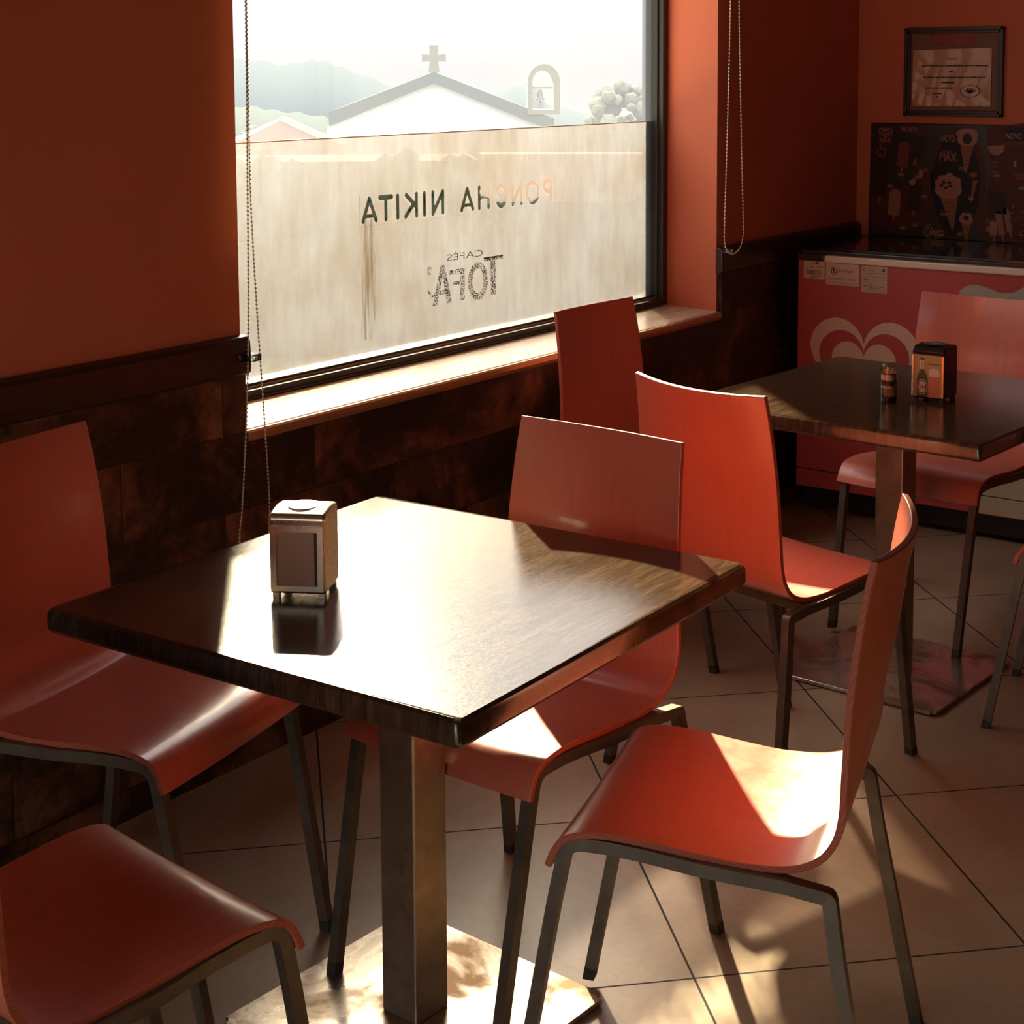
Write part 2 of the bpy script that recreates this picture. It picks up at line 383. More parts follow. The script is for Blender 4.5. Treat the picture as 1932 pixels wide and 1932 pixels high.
# window
bm = nb()
XF0, XF1 = XL-.01, 2.705
box(bm, XF0, XR+.06, 1.172, 1.25, ZS, .795-.012); box(bm, XF0, XR+.06, 1.196, 1.25, .783, .795)
box(bm, XF0, XF0+.045, 1.172, 1.25, .783, ZT); box(bm, XF1+.008, XR+.06, 1.172, 1.25, .783, ZT); box(bm, XF1, XF1+.01, 1.19, 1.25, .783, ZT)
box(bm, XF0, XR+.06, 1.172, 1.25, ZT-.05, ZT)
box(bm, XF0+.045, XF1, 1.166, 1.1725, ZS+.0015, ZS+.008)
win = struct('window_1', bm, M_alu, bevel=.0015)
bm = nb(); box(bm, XF0+.045, XF1+.008, 1.1905, 1.1945, .7835, .7885); obj('glazing_bead', bm, mat('pale_glazing_bead', (.42, .36, .26), .4), win)
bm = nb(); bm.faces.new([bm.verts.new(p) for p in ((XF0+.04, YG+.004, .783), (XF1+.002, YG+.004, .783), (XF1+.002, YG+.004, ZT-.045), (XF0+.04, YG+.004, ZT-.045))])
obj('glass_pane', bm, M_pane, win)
# lettering cut out of the film: it reads from the street, so it is mirrored in here
W = .0142; zb, zt = 1.157, 1.215; zm = (zb+zt)/2; CUT = []
def S(*p, w=W): CUT.extend((a, b, w/2) for a, b in zip(p, p[1:]))
S((1.253, zb), (1.279, zt), (1.305, zb)); S((1.266, 1.169), (1.293, 1.169), w=.010)
S((1.345, zb), (1.345, zt)); S((1.321, zt), (1.369, zt))
S((1.394, zb), (1.394, zt)); S((1.473, zb), (1.473, zt)); S((1.430, zt), (1.470, 1.183)); S((1.459, 1.188), (1.427, zb))
S((1.507, zb), (1.507, zt)); S((1.588, zb), (1.588, zt), (1.544, zb), (1.544, zt))
S((1.673, zb), (1.699, zt), (1.725, zb)); S((1.687, 1.169), (1.712, 1.169), w=.010)
S((1.755, zb), (1.755, zt)); S((1.799, zb), (1.799, zt)); S((1.755, zm), (1.799, zm), w=.010)
S(*arc(1.861, zm, .024, .030, -145, 145, 14))
S((1.962, zb), (1.962, zt), (1.918, zb), (1.918, zt))
S(*arc(2.020, zm, .030, .030, 0, 360, 20))
S((2.115, zb), (2.115, zt)); S(*([(2.115, zt)]+arc(2.098, 1.200, .018, .0155, 90, 270, 8)+[(2.115, 1.1845)]))
def sdf(x, z):
    m = 1.0
    for (ax, az), (bx, bz), h in CUT:
        if x < min(ax, bx)-.01 or x > max(ax, bx)+.01: continue
        dx, dz = bx-ax, bz-az; q = max(0, min(1, ((x-ax)*dx+(z-az)*dz)/(dx*dx+dz*dz)))
        m = min(m, math.hypot(x-ax-dx*q, z-az-dz*q)-h)
    return m
def film_mesh():
    bm = nb(); gx0, gx1, gz0, gz1, st = 1.240, 2.132, 1.144, 1.228, .0018
    nx, nz = round((gx1-gx0)/st), round((gz1-gz0)/st)
    D = [[sdf(gx0+(gx1-gx0)*i/nx, gz0+(gz1-gz0)*j/nz) for i in range(nx+1)] for j in range(nz+1)]
    vg, ve = {}, {}
    P = lambda i, j: (gx0+(gx1-gx0)*i/nx, gz0+(gz1-gz0)*j/nz)
    def gv(i, j):
        if (i, j) not in vg: x, z = P(i, j); vg[(i, j)] = bm.verts.new((x, YG, z))
        return vg[(i, j)]
    def evx(a, b):
        k = (min(a, b), max(a, b))
        if k not in ve:
            da, db = D[k[0][1]][k[0][0]], D[k[1][1]][k[1][0]]; t = da/(da-db); (x0, z0), (x1, z1) = P(*k[0]), P(*k[1])
            ve[k] = bm.verts.new((x0+(x1-x0)*t, YG, z0+(z1-z0)*t))
        return ve[k]
    for j in range(nz):            # marching squares keeps the letter edges smooth
        for i in range(nx):
            c = [(i, j), (i+1, j), (i+1, j+1), (i, j+1)]; out = []
            for a, b in zip(c, c[1:]+c[:1]):
                pa, pb = D[a[1]][a[0]] > 0, D[b[1]][b[0]] > 0
                if pa: out.append(gv(*a))
                if pa != pb: out.append(evx(a, b))
            if len(out) > 2: bm.faces.new(out)
    fx0, fx1, fz0, fz1 = XF0+.044, XF1, .7935, 1.381
    q = lambda a, b, c, d: bm.faces.new([bm.verts.new((x, YG, z)) for x, z in ((a, c), (b, c), (b, d), (a, d))])
    q(fx0, fx1, fz0, gz0); q(fx0, fx1, gz1, fz1); q(fx0, gx0, gz0, gz1); q(gx1, fx1, gz0, gz1)
    return bm
film = obj('frosted_film', film_mesh(), M_film, win); sol = film.modifiers.new('sheet', 'SOLIDIFY'); sol.thickness = .003; sol.offset = 0
tag(film, label='weathered frosted film over the lower glass with mirrored PONCHA NIKITA cut out of it')
bm = nb(); box(bm, XF0+.046, XF1-.001, YG-.0018, YG-.0006, 1.3795, 1.3825); obj('film_edge', bm, mat('film_edge', (.80, .74, .62), .4), win)
FN = lambda u, v, d: (u, 1.2075-d, v)
bm = nb()
add_text(bm, 'CAFÉS', 0, 1, 0, 1, lambda u, v, d: (1.766-u*.164, 1.2075, 1.017+v*.0235), 0, -.012)
obj('lettering', bm, M_thin, win)
bm = nb()
def P(*pts): bm.faces.new([bm.verts.new(FN(u, v, 0)) for u, v in pts])
def SQ(pts, w): stroke(bm, pts, w, FN, cap=False)
P((1.771, .999), (1.864, .999), (1.864, 1.010), (1.771, 1.010)); P((1.803, .898), (1.827, .898), (1.827, .999), (1.803, .999))
SQ(arc(1.742, .946, .037, .046, 0, 360, 28), .020)
P((1.659, .899), (1.680, .899), (1.680, .991), (1.659, .991)); P((1.612, .977), (1.659, .977), (1.659, .990), (1.612, .990)); P((1.628, .944), (1.659, .944), (1.659, .956), (1.628, .956))
P((1.535, .898), (1.556, .898), (1.590, 1.008), (1.573, 1.008)); P((1.621, .898), (1.600, .898), (1.573, 1.008), (1.590, 1.008)); P((1.555, .925), (1.603, .925), (1.600, .938), (1.557, .938))
SQ(arc(1.523, .998, .008, .009, 0, 300, 10), .006); SQ([(1.512, .945), (1.533, .925), (1.560, .934)], .007)
tag(obj('lettering', bm, M_speck, win), label='speckled mirrored TOFA lettering, mostly flaked off')
bm = nb(); P((1.771, 1.006), (1.864, 1.006), (1.864, 1.011), (1.771, 1.011)); obj('letter_bar', bm, M_thin, win)

# ------------------------------------------------------------------ blind chains
def chain(name, strands, m_bead, m_cord, r, step, label):
    bm = nb()
    for st in strands:
        pts = [Vector(p) for p in catmull(st, 8)]
        tube(bm, pts, r*.7, n=6)
        acc = 0
        for a, b in zip(pts, pts[1:]):
            L = (b-a).length; t = step-acc
            while t <= L:
                p = a.lerp(b, t/L)
                bmesh.ops.create_icosphere(bm, subdivisions=1, radius=r, matrix=Matrix.Translation(p))
                t += step
            acc = (acc+L) % step
    o = obj(name, bm, m_bead, smooth=True); tag(o, label, 'blind chain'); return o
ya = .905
chain('blind_chain', [[(.546, ya, 2.3), (.546, ya, 1.705), (.541, ya, 1.364), (.534, ya, 1.02), (.522, ya, .80), (.503, ya, .60), (.494, ya, .543), (.490, ya, .40), (.500, ya, .31), (.527, ya, .285), (.556, ya, .30), (.575, ya, .36), (.580, ya, .45), (.584, ya, .55), (.586, ya, .605), (.575, ya, .80), (.561, ya, 1.015), (.549, ya, 1.25), (.547, ya, 1.40), (.548, ya, 1.705), (.552, ya, 2.3)]],
      M_bead, M_bead, .0029, .0092, 'long beaded blind chain hanging at the left edge of the window, down behind the table')
chain('blind_chain', [[(2.680, .9, 2.3), (2.678, .9, 1.774), (2.664, .9, 1.35), (2.650, .9, 1.06), (2.650, .9, 1.00), (2.668, .9, .966), (2.706, .9, .952), (2.750, .9, .965), (2.773, .9, 1.0), (2.776, .9, 1.05), (2.757, .9, 1.35), (2.736, .9, 1.776), (2.730, .9, 2.3)]],
      M_beadw, M_beadw, .0031, .0118, 'pale beaded blind chain with a rounded loop on the dark wall right of the window')
def clip(x, z, w, label):
    t = empty('chain_clip', (x, .928, z)); tag(t, label, 'clip')
    bm = nb(); box(bm, -w/2, w/2, -.030, 0, -.008, -.0055); box(bm, -w/2, w/2, -.030, 0, .0055, .008); box(bm, -w/2, -w/2+.003, -.03, 0, -.0055, .0055); box(bm, w/2-.003, w/2, -.03, 0, -.0055, .0055)
    obj('bracket', bm, M_glass, t, bevel=.001)
    bm = nb(); tube(bm, [(w*.2, -.026, -.0055), (w*.2, -.026, .0055)], .006, n=10); tube(bm, [(-w*.2, -.012, -.0055), (-w*.2, -.012, .0055)], .004, n=10); obj('pin', bm, M_bead, t, smooth=True)
clip(.545, .928, .040, 'small clear plastic clip on the dark rail by the left blind chain')
clip(2.700, .962, .026, 'small clear plastic clip at the bottom of the right blind chain')

# ------------------------------------------------------------------ chairs
PROF = [(.216, .409), (.203, .438), (.182, .456), (.135, .463), (.072, .460), (0, .453), (-.06, .449), (-.125, .454), (-.168, .471), (-.193, .500), (-.204, .540), (-.207, .61), (-.211, .69), (-.219, .77), (-.229, .84), (-.240, .897)]
WID = [.208, .206, .205, .202, .200, .198, .198, .200, .202, .203, .202, .199, .196, .192, .188, .184]
def shell_mesh():
    path = catmull([(a[0], a[1], w) for a, w in zip(PROF, WID)], 5); NU, TH = 20, .0105
    bm = nb(); uvl = bm.loops.layers.uv.new('UVMap'); top, bot = [], []
    for i, (x, z, w) in enumerate(path):
        a, b = path[max(i-1, 0)], path[min(i+1, len(path)-1)]
        t = Vector((b[0]-a[0], 0, b[1]-a[1])).normalized(); nrm = Vector((t.z, 0, -t.x))   # towards the sitter
        bulge = .031*min(1, max(0, (z-.52)/.22)) if x < -.15 else 0
        dish = .004 if x > -.15 else .0
        ra, rb = [], []
        for k in range(NU+1):
            s = -1+2*k/NU; y = w*s
            ww = w
            p = Vector((x-bulge*(1-s*s), y, z-(dish+.006*max(0, (z-.75)/.147) if x < -.15 else dish)*(1-s*s)))
            ra.append(bm.verts.new(p+nrm*TH/2)); rb.append(bm.verts.new(p-nrm*TH/2))
        top.append(ra); bot.append(rb)
    def f(vs, mi=0, uv=None):
        fc = bm.faces.new(vs); fc.material_index = mi
        if uv:
            for l, c in zip(fc.loops, uv): l[uvl].uv = c
    for i in range(len(path)-1):
        for k in range(NU):
            f([top[i][k], top[i][k+1], top[i+1][k+1], top[i+1][k]]); f([bot[i][k], bot[i+1][k], bot[i+1][k+1], bot[i][k+1]])
        for k, flip in ((0, 0), (NU, 1)):
            vs = [top[i][k], top[i+1][k], bot[i+1][k], bot[i][k]]; f(vs, 1, [(0, 0), (1, 0), (1, 1), (0, 1)])
    for i in (0, len(path)-1):
        for k in range(NU): f([top[i][k], top[i][k+1], bot[i][k+1], bot[i][k]], 1, [(0, 0), (1, 0), (1, 1), (0, 1)])
    bmesh.ops.recalc_face_normals(bm, faces=bm.faces[:])
    me = bpy.data.meshes.new('seat_shell'); bm.to_mesh(me); bm.free(); me.materials.append(M_ply); me.materials.append(M_edge)
    for p in me.polygons: p.use_smooth = True
    me.set_sharp_from_angle(angle=rad(40)); return me
TB = .0195
FT, RT = (.194, .192, .437), (-.187, .207, .432)
FF, RF = (.276, .184, 0), (-.267, .244, 0)
def leg_mesh(front, sg, z0=0.0):
    top, foot = (FT, FF) if front else (RT, RF)
    a = Vector((top[0], sg*top[1], top[2])); b = Vector((foot[0], sg*foot[1], 0))
    d = (b-a).normalized(); bm = nb()
    if front: pts = fillet([(.125, sg*.193, .447), (.190, sg*.192, .445), tuple(a+(b-a)*.2)], .034, 7)
    else: pts = fillet([(-.13, sg*.205, .4365), (-.190, sg*.207, .430), tuple(a+(b-a)*.2)], .006, 3)
    k = (z0-a.z)/(b.z-a.z); end = a+(b-a)*k
    pts.append(end-d*.012); tube(bm, pts, TB, ref=(0, 1, 0))
    bmesh.ops.recalc_face_normals(bm, faces=bm.faces[:]); me = bpy.data.meshes.new('leg'); bm.to_mesh(me); bm.free(); me.materials.append(M_frame)
    for p in me.polygons: p.use_smooth = True
    me.set_sharp_from_angle(angle=rad(35))
    bm = nb(); tube(bm, [end-d*.02, Vector((end.x, end.y, z0))], TB+.0006, ref=(0, 1, 0))
    for v in bm.verts:
        if v.co.z < z0+.008: v.co.z = z0
    bmesh.ops.recalc_face_normals(bm, faces=bm.faces[:]); cap = bpy.data.meshes.new('foot_cap'); bm.to_mesh(cap); bm.free(); cap.materials.append(M_rubber)
    return me, cap
ME = {'shell': shell_mesh()}
for fr in (1, 0):
    for sg in (1, -1): ME[(fr, sg)] = leg_mesh(fr, sg)
def rail_mesh(sg):
    bm = nb(); pts = [(.130, sg*.193, .447), (.072, sg*.195, .445), (0, sg*.198, .439), (-.07, sg*.2015, .437), (-.135, sg*.205, .4365)]
    tube(bm, pts, TB, ref=(0, 1, 0)); bmesh.ops.recalc_face_normals(bm, faces=bm.faces[:]); me = bpy.data.meshes.new('side_rail'); bm.to_mesh(me); bm.free(); me.materials.append(M_frame); return me
def bar_mesh(x, z, y):
    bm = nb(); tube(bm, [(x, -y, z), (x, y, z)], TB, .016, ref=(1, 0, 0)); bmesh.ops.recalc_face_normals(bm, faces=bm.faces[:]); me = bpy.data.meshes.new('cross_bar'); bm.to_mesh(me); bm.free(); me.materials.append(M_frame); return me
ME['r1'], ME['r-1'], ME['b1'], ME['b2'] = rail_mesh(1), rail_mesh(-1), bar_mesh(.085, .4415, .186), bar_mesh(-.115, .432, .196)
def link(name, me, parent):
    o = bpy.data.objects.new(name, me); C.objects.link(o); o.parent = parent; return o
def chair(x, y, yaw, label, group, raised=()):
    t = empty('cafe_chair', (x, y, 0), yaw); tag(t, label, 'chair', group)
    s = link('seat_shell', ME['shell'], t); b = s.modifiers.new('bevel', 'BEVEL'); b.width = .0016; b.segments = 2; b.limit_method = 'ANGLE'; b.angle_limit = rad(50)
    for sg in (1, -1):
        link('side_rail', ME['r%d' % sg], t)
        for fr in (1, 0):
            me, cap = leg_mesh(fr, sg, .0125) if (fr, sg) in raised else ((ME[(fr, sg)]) if True else None)
            l = link('leg', me, t); link('foot_cap', cap, l)
    link('cross_bar', ME['b1'], t); link('cross_bar', ME['b2'], t)
    return t
G1, G2 = 'red plywood cafe chairs around the near table', 'red plywood cafe chairs around the far table'
chair(-.124, .534, -1.363, 'red plywood chair on the wall side of the near table, back to the slate tiles', G1)
chair(.262, -.020, 3.079, 'red plywood chair tucked under the near table, backrest showing above its far edge', G1, raised=((1, 1), (1, -1)))
chair(.142, -.500, 1.861, 'foreground red plywood chair with a bright sunlit patch on its seat, backrest seen edge-on', G1, raised=((1, -1),))
chair(-.675, .012, -.103, 'red plywood chair in the bottom left corner, mostly a dark seat cut by the frame', G1)
chair(1.211, -.023, -.228, 'red plywood chair seen from behind, tall curved back in front of the far table', G2)
chair(1.817, .619, -1.611, 'red plywood chair with shaded back standing right under the window sill', G2)
chair(2.337, .031, 3.07, 'red plywood chair behind the far table, its backrest before the red freezer front', G2, raised=((1, 1), (1, -1)))
chair(1.905, -.595, 1.72, 'red plywood chair at the right picture edge, only its seat corner and legs visible', G2)

# ------------------------------------------------------------------ tables
def table(x, y, yaw, bx, by, byaw, label):
    t = empty('cafe_table', (x, y, 0), yaw); tag(t, label, 'table', 'square dark cafe tables on steel pedestals')
    bm = nb(); h = .401; zt, th = .73, .038
    pr = [(h-.004, zt-th), (h, zt-th+.006), (h, zt-.010), (h-.002, zt-.004), (h-.007, zt)]
    rings = []
    for r, z in pr:
        c = .010; ring = []
        for sx, sy in ((1,1),(-1,1),(-1,-1),(1,-1)):
            a0 = {(1,1):0,(-1,1):90,(-1,-1):180,(1,-1):270}[(sx,sy)]
            for k in range(4):
                q = rad(a0+30*k); ring.append(bm.verts.new((sx*(r-c)+c*cos(q), sy*(r-c)+c*sin(q), z)))
        rings.append(ring)
    n = len(rings[0]); bm.faces.new(rings[0][::-1]); bm.faces.new(rings[-1])
    for a, b in zip(rings, rings[1:]):
        for k in range(n): bm.faces.new([a[k], a[(k+1) % n], b[(k+1) % n], b[k]])
    obj('tabletop', bm, M_top, t, auto=30)
    def rel(o): o.rotation_euler = (0, 0, byaw-yaw); dx, dy = bx-x, by-y; o.location = (dx*cos(-yaw)-dy*sin(-yaw), dx*sin(-yaw)+dy*cos(-yaw), 0)
    bm = nb(); box(bm, -.0383, .0383, -.0383, .0383, .012, .686); rel(obj('column', bm, M_pole, t, bevel=.003))
    bm = nb(); box(bm, -.11, .11, -.11, .11, .684, .692); rel(obj('mounting_plate', bm, M_black, t))
    bm = nb(); box(bm, -.2255, .2255, -.2255, .2255, .004, .012)
    bmesh.ops.bevel(bm, geom=[e for e in bm.edges if abs(e.verts[0].co.z-e.verts[1].co.z) > .004], offset=.012, segments=3, affect='EDGES')
    base = obj('base_plate', bm, M_plate, t, bevel=.001); rel(base)
    for sx in (1, -1):
        for sy in (1, -1):
            bm = nb(); lathe(bm, [(0, 0), (.014, 0), (.014, .0045), (0, .0045)], sx*.195, sy*.195, 14); obj('glide', bm, M_rubber, base)
table(0, 0, .025, 0, 0, -.0607, 'near square table, its glossy dark top glaring with window light')
table(1.881, -.035, -.071, 1.9, -.02, -.065, 'far square table, dark top with a toothpick jar and a beer-printed napkin dispenser')

# ------------------------------------------------------------------ napkin dispensers
def dispenser(x, y, yaw, wd, dp, ht, body_m, rim_m, label, advert=False):
    t = empty('napkin_dispenser', (x, y, .73), yaw); tag(t, label, 'napkin dispenser')
    hw, hd = wd/2, dp/2; z0 = .008
    sidep = [(hd, z0)]+[(hd, z0+ht*.5)]+[(hd-.0005, ht-.016)]+arc(hd-.012, ht-.0145, .012, .012, 0, 66, 5)
    dome = [(hd*.55*s, ht-.0015+.0015*(1-s*s)) for s in (.9, .4, 0, -.4, -.9)]
    prof = sidep+dome+[(-a, b) for a, b in reversed(sidep)]
    bm = nb(); prism(bm, prof, lambda u, v, d: (u, d, v), -hw, hw)
    obj('body', bm, body_m, t, auto=35, bevel=.0035)
    for sx in (1, -1):
        for sy in (1, -1): obj('foot', box(nb(), sx*(hd-.010)-.006, sx*(hd-.010)+.006, sy*(hw-.008)-.005, sy*(hw-.008)+.005, 0.0002, z0+.001), M_rubber if advert else body_m, t)
    f = hd
    bm = nb(); a, b = hw*.96, hw*.72; z1, z2 = z0+.004, ht-.022
    za, zb2 = z1+.010, z2-.010
    if advert: a, b = hw*1.0, hw*.86; za, zb2 = z1, z2
    if advert:
        obj('side_strip', box(bm, f-.001, f+.003, -a, -b, z1, z2), M_chrome, t, bevel=.0012); obj('side_strip', box(nb(), f-.001, f+.003, b, a, z1, z2), rim_m, t, bevel=.0012)
    else:
        o_, i_ = [(-a, z1), (a, z1), (a, z2), (-a, z2)], [(-b, za), (b, za), (b, zb2), (-b, zb2)]
        V = [[[bm.verts.new((x_, u, v)) for u, v in q] for q in (o_, i_)] for x_ in (f, f+.003)]
        for k in range(4):
            m_ = (k+1) % 4
            bm.faces.new([V[1][0][k], V[1][0][m_], V[1][1][m_], V[1][1][k]]); bm.faces.new([V[0][0][k], V[0][1][k], V[0][1][m_], V[0][0][m_]])
            bm.faces.new([V[0][0][k], V[0][0][m_], V[1][0][m_], V[1][0][k]]); bm.faces.new([V[0][1][k], V[1][1][k], V[1][1][m_], V[0][1][m_]])
        obj('face_frame', bm, rim_m, t, bevel=.0008)
    if not advert:
        bm = nb(); box(bm, f-.001, f+.0012, -b, b*.86, za, zb2); obj('napkins', bm, M_napkin, t)
        bm = nb(); box(bm, f-.001, f+.0004, b*.86, b, za, zb2); obj('slot', bm, M_black, t)
        bm = nb(); lathe(bm, [(0, ht-.003), (.026, ht-.003), (.027, ht+.0002), (.026, ht+.0012), (0, ht+.0016)], 0, 0, 32)
        obj('top_cap', bm, mat('brushed_cap', (.80, .74, .62), .3, .6), t, auto=30)
    else:
        G = lambda u, v, d: (f+.001+d, u, v)   # u to the viewer's right
        bm = nb(); box(bm, f-.001, f+.001, -b, b, za, zb2); pn = obj('printed_panel', bm, mat('tan_print', (.42, .27, .10), .45), t)
        H = zb2-za
        def pp(pts): return [(u*b, za+v*H) for u, v in pts]
        # local v runs 0..1 bottom to top ; u -1..1 left to right
        bot = [(-.78, .0), (-.78, .42), (-.70, .52), (-.60, .60), (-.57, .70), (-.57, .93), (-.25, .93), (-.25, .70), (-.20, .60), (-.06, .52), (.02, .42), (.02, .0)]
        bm = nb(); bm.faces.new([bm.verts.new(G(u, v, .0004)) for u, v in pp(bot)]); obj('bottle_print', bm, mat('bottle_green_print', (.05, .06, .02), .4), t)
        bm = nb(); bm.faces.new([bm.verts.new(G(u, v, .0007)) for u, v in pp([(-.58, .66), (-.58, .88), (-.25, .88), (-.25, .66)])]); obj('neck_label', bm, M_cream, t); bm = nb()
        bm.faces.new([bm.verts.new(G(u, v, .0007)) for u, v in pp(arc(-.38, .235, .36, .185, 0, 360, 26)[:-1])]); obj('label_print', bm, M_cream, t)
        bm = nb(); stroke(bm, pp(arc(-.38, .235, .29, .155, 0, 360, 26)), .0022, G, .0009); obj('ring_print', bm, M_ink, t)
        bm = nb(); add_text(bm, 'CORAL', -.70*b, -.06*b, za+.195*H, za+.275*H, G, .0012, .02); obj('brand_print', bm, mat('red_print', (.35, .03, .02), .5), t); bm = nb()
        add_text(bm, 'CORAL', 0, 1, 0, 1, lambda u, v, d: G(-.33*b-v*.16*b, za+(.69+u*.17)*H, d), .0012, .0)
        obj('brand_print', bm, mat('red_print', (.35, .03, .02), .5), t)
        bm = nb(); bm.faces.new([bm.verts.new(G(u, v, .0004)) for u, v in pp([(.12, .0), (.06, .45), (.08, .56), (.86, .56), (.88, .45), (.82, .0)])]); obj('beer_glass_print', bm, mat('amber_print', (.55, .16, .08), .5), t)
        bm = nb(); bm.faces.new([bm.verts.new(G(u, v, .0006)) for u, v in pp([(.07, .50), (.08, .62), (.18, .68), (.45, .70), (.76, .67), (.86, .61), (.87, .50)])]); obj('foam_print', bm, M_cream, t)
        bm = nb(); add_text(bm, 'A NOSSA', .06*b, .85*b, za+.77*H, za+.82*H, G, .0006, .0); obj('text_print', bm, M_ink, t)
        bm = nb(); bm.faces.new([bm.verts.new((-.003+.030*cos(q), .032*sin(q), ht+.0008)) for q in [2*pi*k/28 for k in range(28)]]); obj('top_badge', bm, mat('green_badge', (.03, .05, .03), .3), t)
        bm = nb(); stroke(bm, [(.024*cos(q), .026*sin(q)) for q in [2*pi*k/28 for k in range(29)]], .002, lambda u, v, d: (u-.003, v, ht+.0013), 0)
        add_text(bm, 'CORAL', -.018, .018, -.005, .005, lambda u, v, d: (v-.003, -u, ht+.0014), 0, .02); obj('badge_print', bm, M_cream, t)
        bm = nb(); prism(bm, [(-hw+.001, .036), (-hw-.007, .052), (-hw+.001, .056)], lambda u, v, d: (d, u, v), .004, .0048); obj('napkin_corner', bm, M_white, t)
    return t
dispenser(-.118, .119, rad(209), .089, .088, .139, M_chrome, M_chrome, 'steel napkin dispenser with a round cap standing alone on the glaring near table')
dispenser(1.879, -.127, pi, .084, .088, .139, M_black, M_gold, 'black napkin dispenser printed with a green bottle and a pink beer glass', advert=True)
# toothpick jar
t = empty('toothpick_jar', (1.783, -.047, .73)); tag(t, 'small glass jar of toothpicks beside the black napkin dispenser', 'toothpick jar')
bm = nb(); lathe(bm, [(0, .001), (.0185, .001), (.0195, .004), (.0195, .088), (.0185, .094), (.0165, .0965), (0, .0975)], n=28); obj('glass_body', bm, M_glass, t, auto=50)
bm = nb(); lathe(bm, [(0, .0015), (.0178, .0015), (.0178, .013), (0, .013)], n=20); obj('base_plug', bm, M_black, t)
bm = nb(); lathe(bm, [(.0187, .056), (.0187, .074)], n=28); lathe(bm, [(.0187, .036), (.0187, .042)], n=28); obj('paper_band', bm, M_white, t, smooth=True)
bm = nb(); lathe(bm, [(.01885, .070), (.01885, .0735)], n=28); lathe(bm, [(.01885, .044), (.01885, .053)], n=28); obj('band_print', bm, mat('dark_red_band', (.12, .015, .012), .5), t, smooth=True)
bm = nb()
for k in range(38):
    a, r = random.uniform(0, 2*pi), .0165*math.sqrt(random.random()); b2 = a+random.uniform(-.6, .6); r2 = .0165*math.sqrt(random.random())
    tube(bm, [(r*cos(a), r*sin(a), .014), (r2*cos(b2), r2*sin(b2), .078+random.random()*.006)], .0019, n=6)
tube(bm, [(.002, .004, .016), (-.004, .003, .090)], .0024, n=6)
tag(obj('toothpicks', bm, mat('pale_wood_picks', (.72, .42, .2), .6), t), kind='stuff')

# ------------------------------------------------------------------ freezer
FX = 3.15
fz = empty('chest_freezer', (FX, .2, 0)); tag(fz, 'long red chest freezer with ivory top trim along the back wall', 'freezer')
def fobj(name, bm, m, **k):
    o = obj(name, bm, m, fz, **k); o.location = (-FX, -.2, 0); return o
bm = nb(); box(bm, FX, 3.755, -1.0, .885, .09, .893); fobj('body', bm, M_freezer, bevel=.004)
bm = nb(); box(bm, FX+.03, 3.74, -.98, .865, .02, .092); fobj('plinth', bm, M_black)
bm = nb(); box(bm, FX-.008, FX+.02, -1.0, .783, .889, .913); fobj('top_trim', bm, M_trim, bevel=.005)
bm = nb(); box(bm, FX+.02, 3.755, -1.0, .885, .893, .925); box(bm, FX-.008, FX+.02, .785, .885, .893, .915); fobj('lid_frame', bm, mat('dark_lid_frame', (.03, .018, .014), .3), bevel=.003)
bm = nb(); box(bm, FX+.06, 3.70, -.96, .845, .925, .930); fobj('glass_lid', bm, mat('dark_glass_lid', (.012, .012, .012), .08, spec=.8))
bm = nb(); box(bm, FX-.001, FX+.002, -1.0, .884, .153, .156); fobj('panel_seam', bm, M_black)
bm = nb(); lathe(bm, [(0, 0), (.013, 0), (.013, .004), (0, .004)], n=20)
for v in bm.verts: v.co = Vector((FX-v.co.z, .372+v.co.x, .123+v.co.y))
fobj('round_cap', bm, M_printred)
FF_ = lambda u, v, d: (FX-.0006-d, u, v)
def flat(bm, pts, d=0.0): bm.faces.new([bm.verts.new(FF_(u, v, d)) for u, v in pts])
def heart(cy, cz, s, ratio=1.0):
    """two-lobed heart outline, drawn large; (cy,cz) is its notch"""
    pts = []
    for k in range(48):
        q = 2*pi*k/48; hx = 16*sin(q)**3; hz = 13*cos(q)-5*cos(2*q)-2*cos(3*q)-cos(4*q)
        pts.append((cy+hx*s*ratio, cz+(hz-5)*s))
    return pts
def band(bm, outer, inner, d):
    n = len(outer); a = [bm.verts.new(FF_(u, v, d)) for u, v in outer]; b = [bm.verts.new(FF_(u, v, d)) for u, v in inner]
    for i in range(n): bm.faces.new([a[i], a[(i+1) % n], b[(i+1) % n], b[i]])
cy, cz = .634, .614
bm = nb()
band(bm, heart(cy, cz, .0125), heart(cy, .587, .0104), .0002); band(bm, heart(cy, .570, .0074), heart(cy, .520, .004), .0002)
fobj('heart_print', bm, M_cream)
sw = catmull([(.300, .790), (.298, .824), (.274, .844), (.243, .850), (.203, .842), (.163, .830), (.124, .833), (.098, .846), (.07, .862), (0, .87), (-.1, .86), (-.2, .80), (-.2, .70), (-.05, .66), (.15, .70), (.27, .745)], 5)
bm = nb(); flat(bm, sw); fobj('swoosh_print', bm, mat('pale_grey_print', (.45, .40, .30), .6))
lw = catmull([(.235, .075), (.232, .13), (.215, .20), (.17, .24), (.09, .255), (-.05, .25), (-.3, .25), (-.3, .1), (-.1, .095), (.06, .0945)], 5)
bm = nb(); flat(bm, [(u, max(v, .0935)) for u, v in lw], .0002); fobj('lower_print', bm, mat('pale_grey_print', (.50, .42, .28), .6))
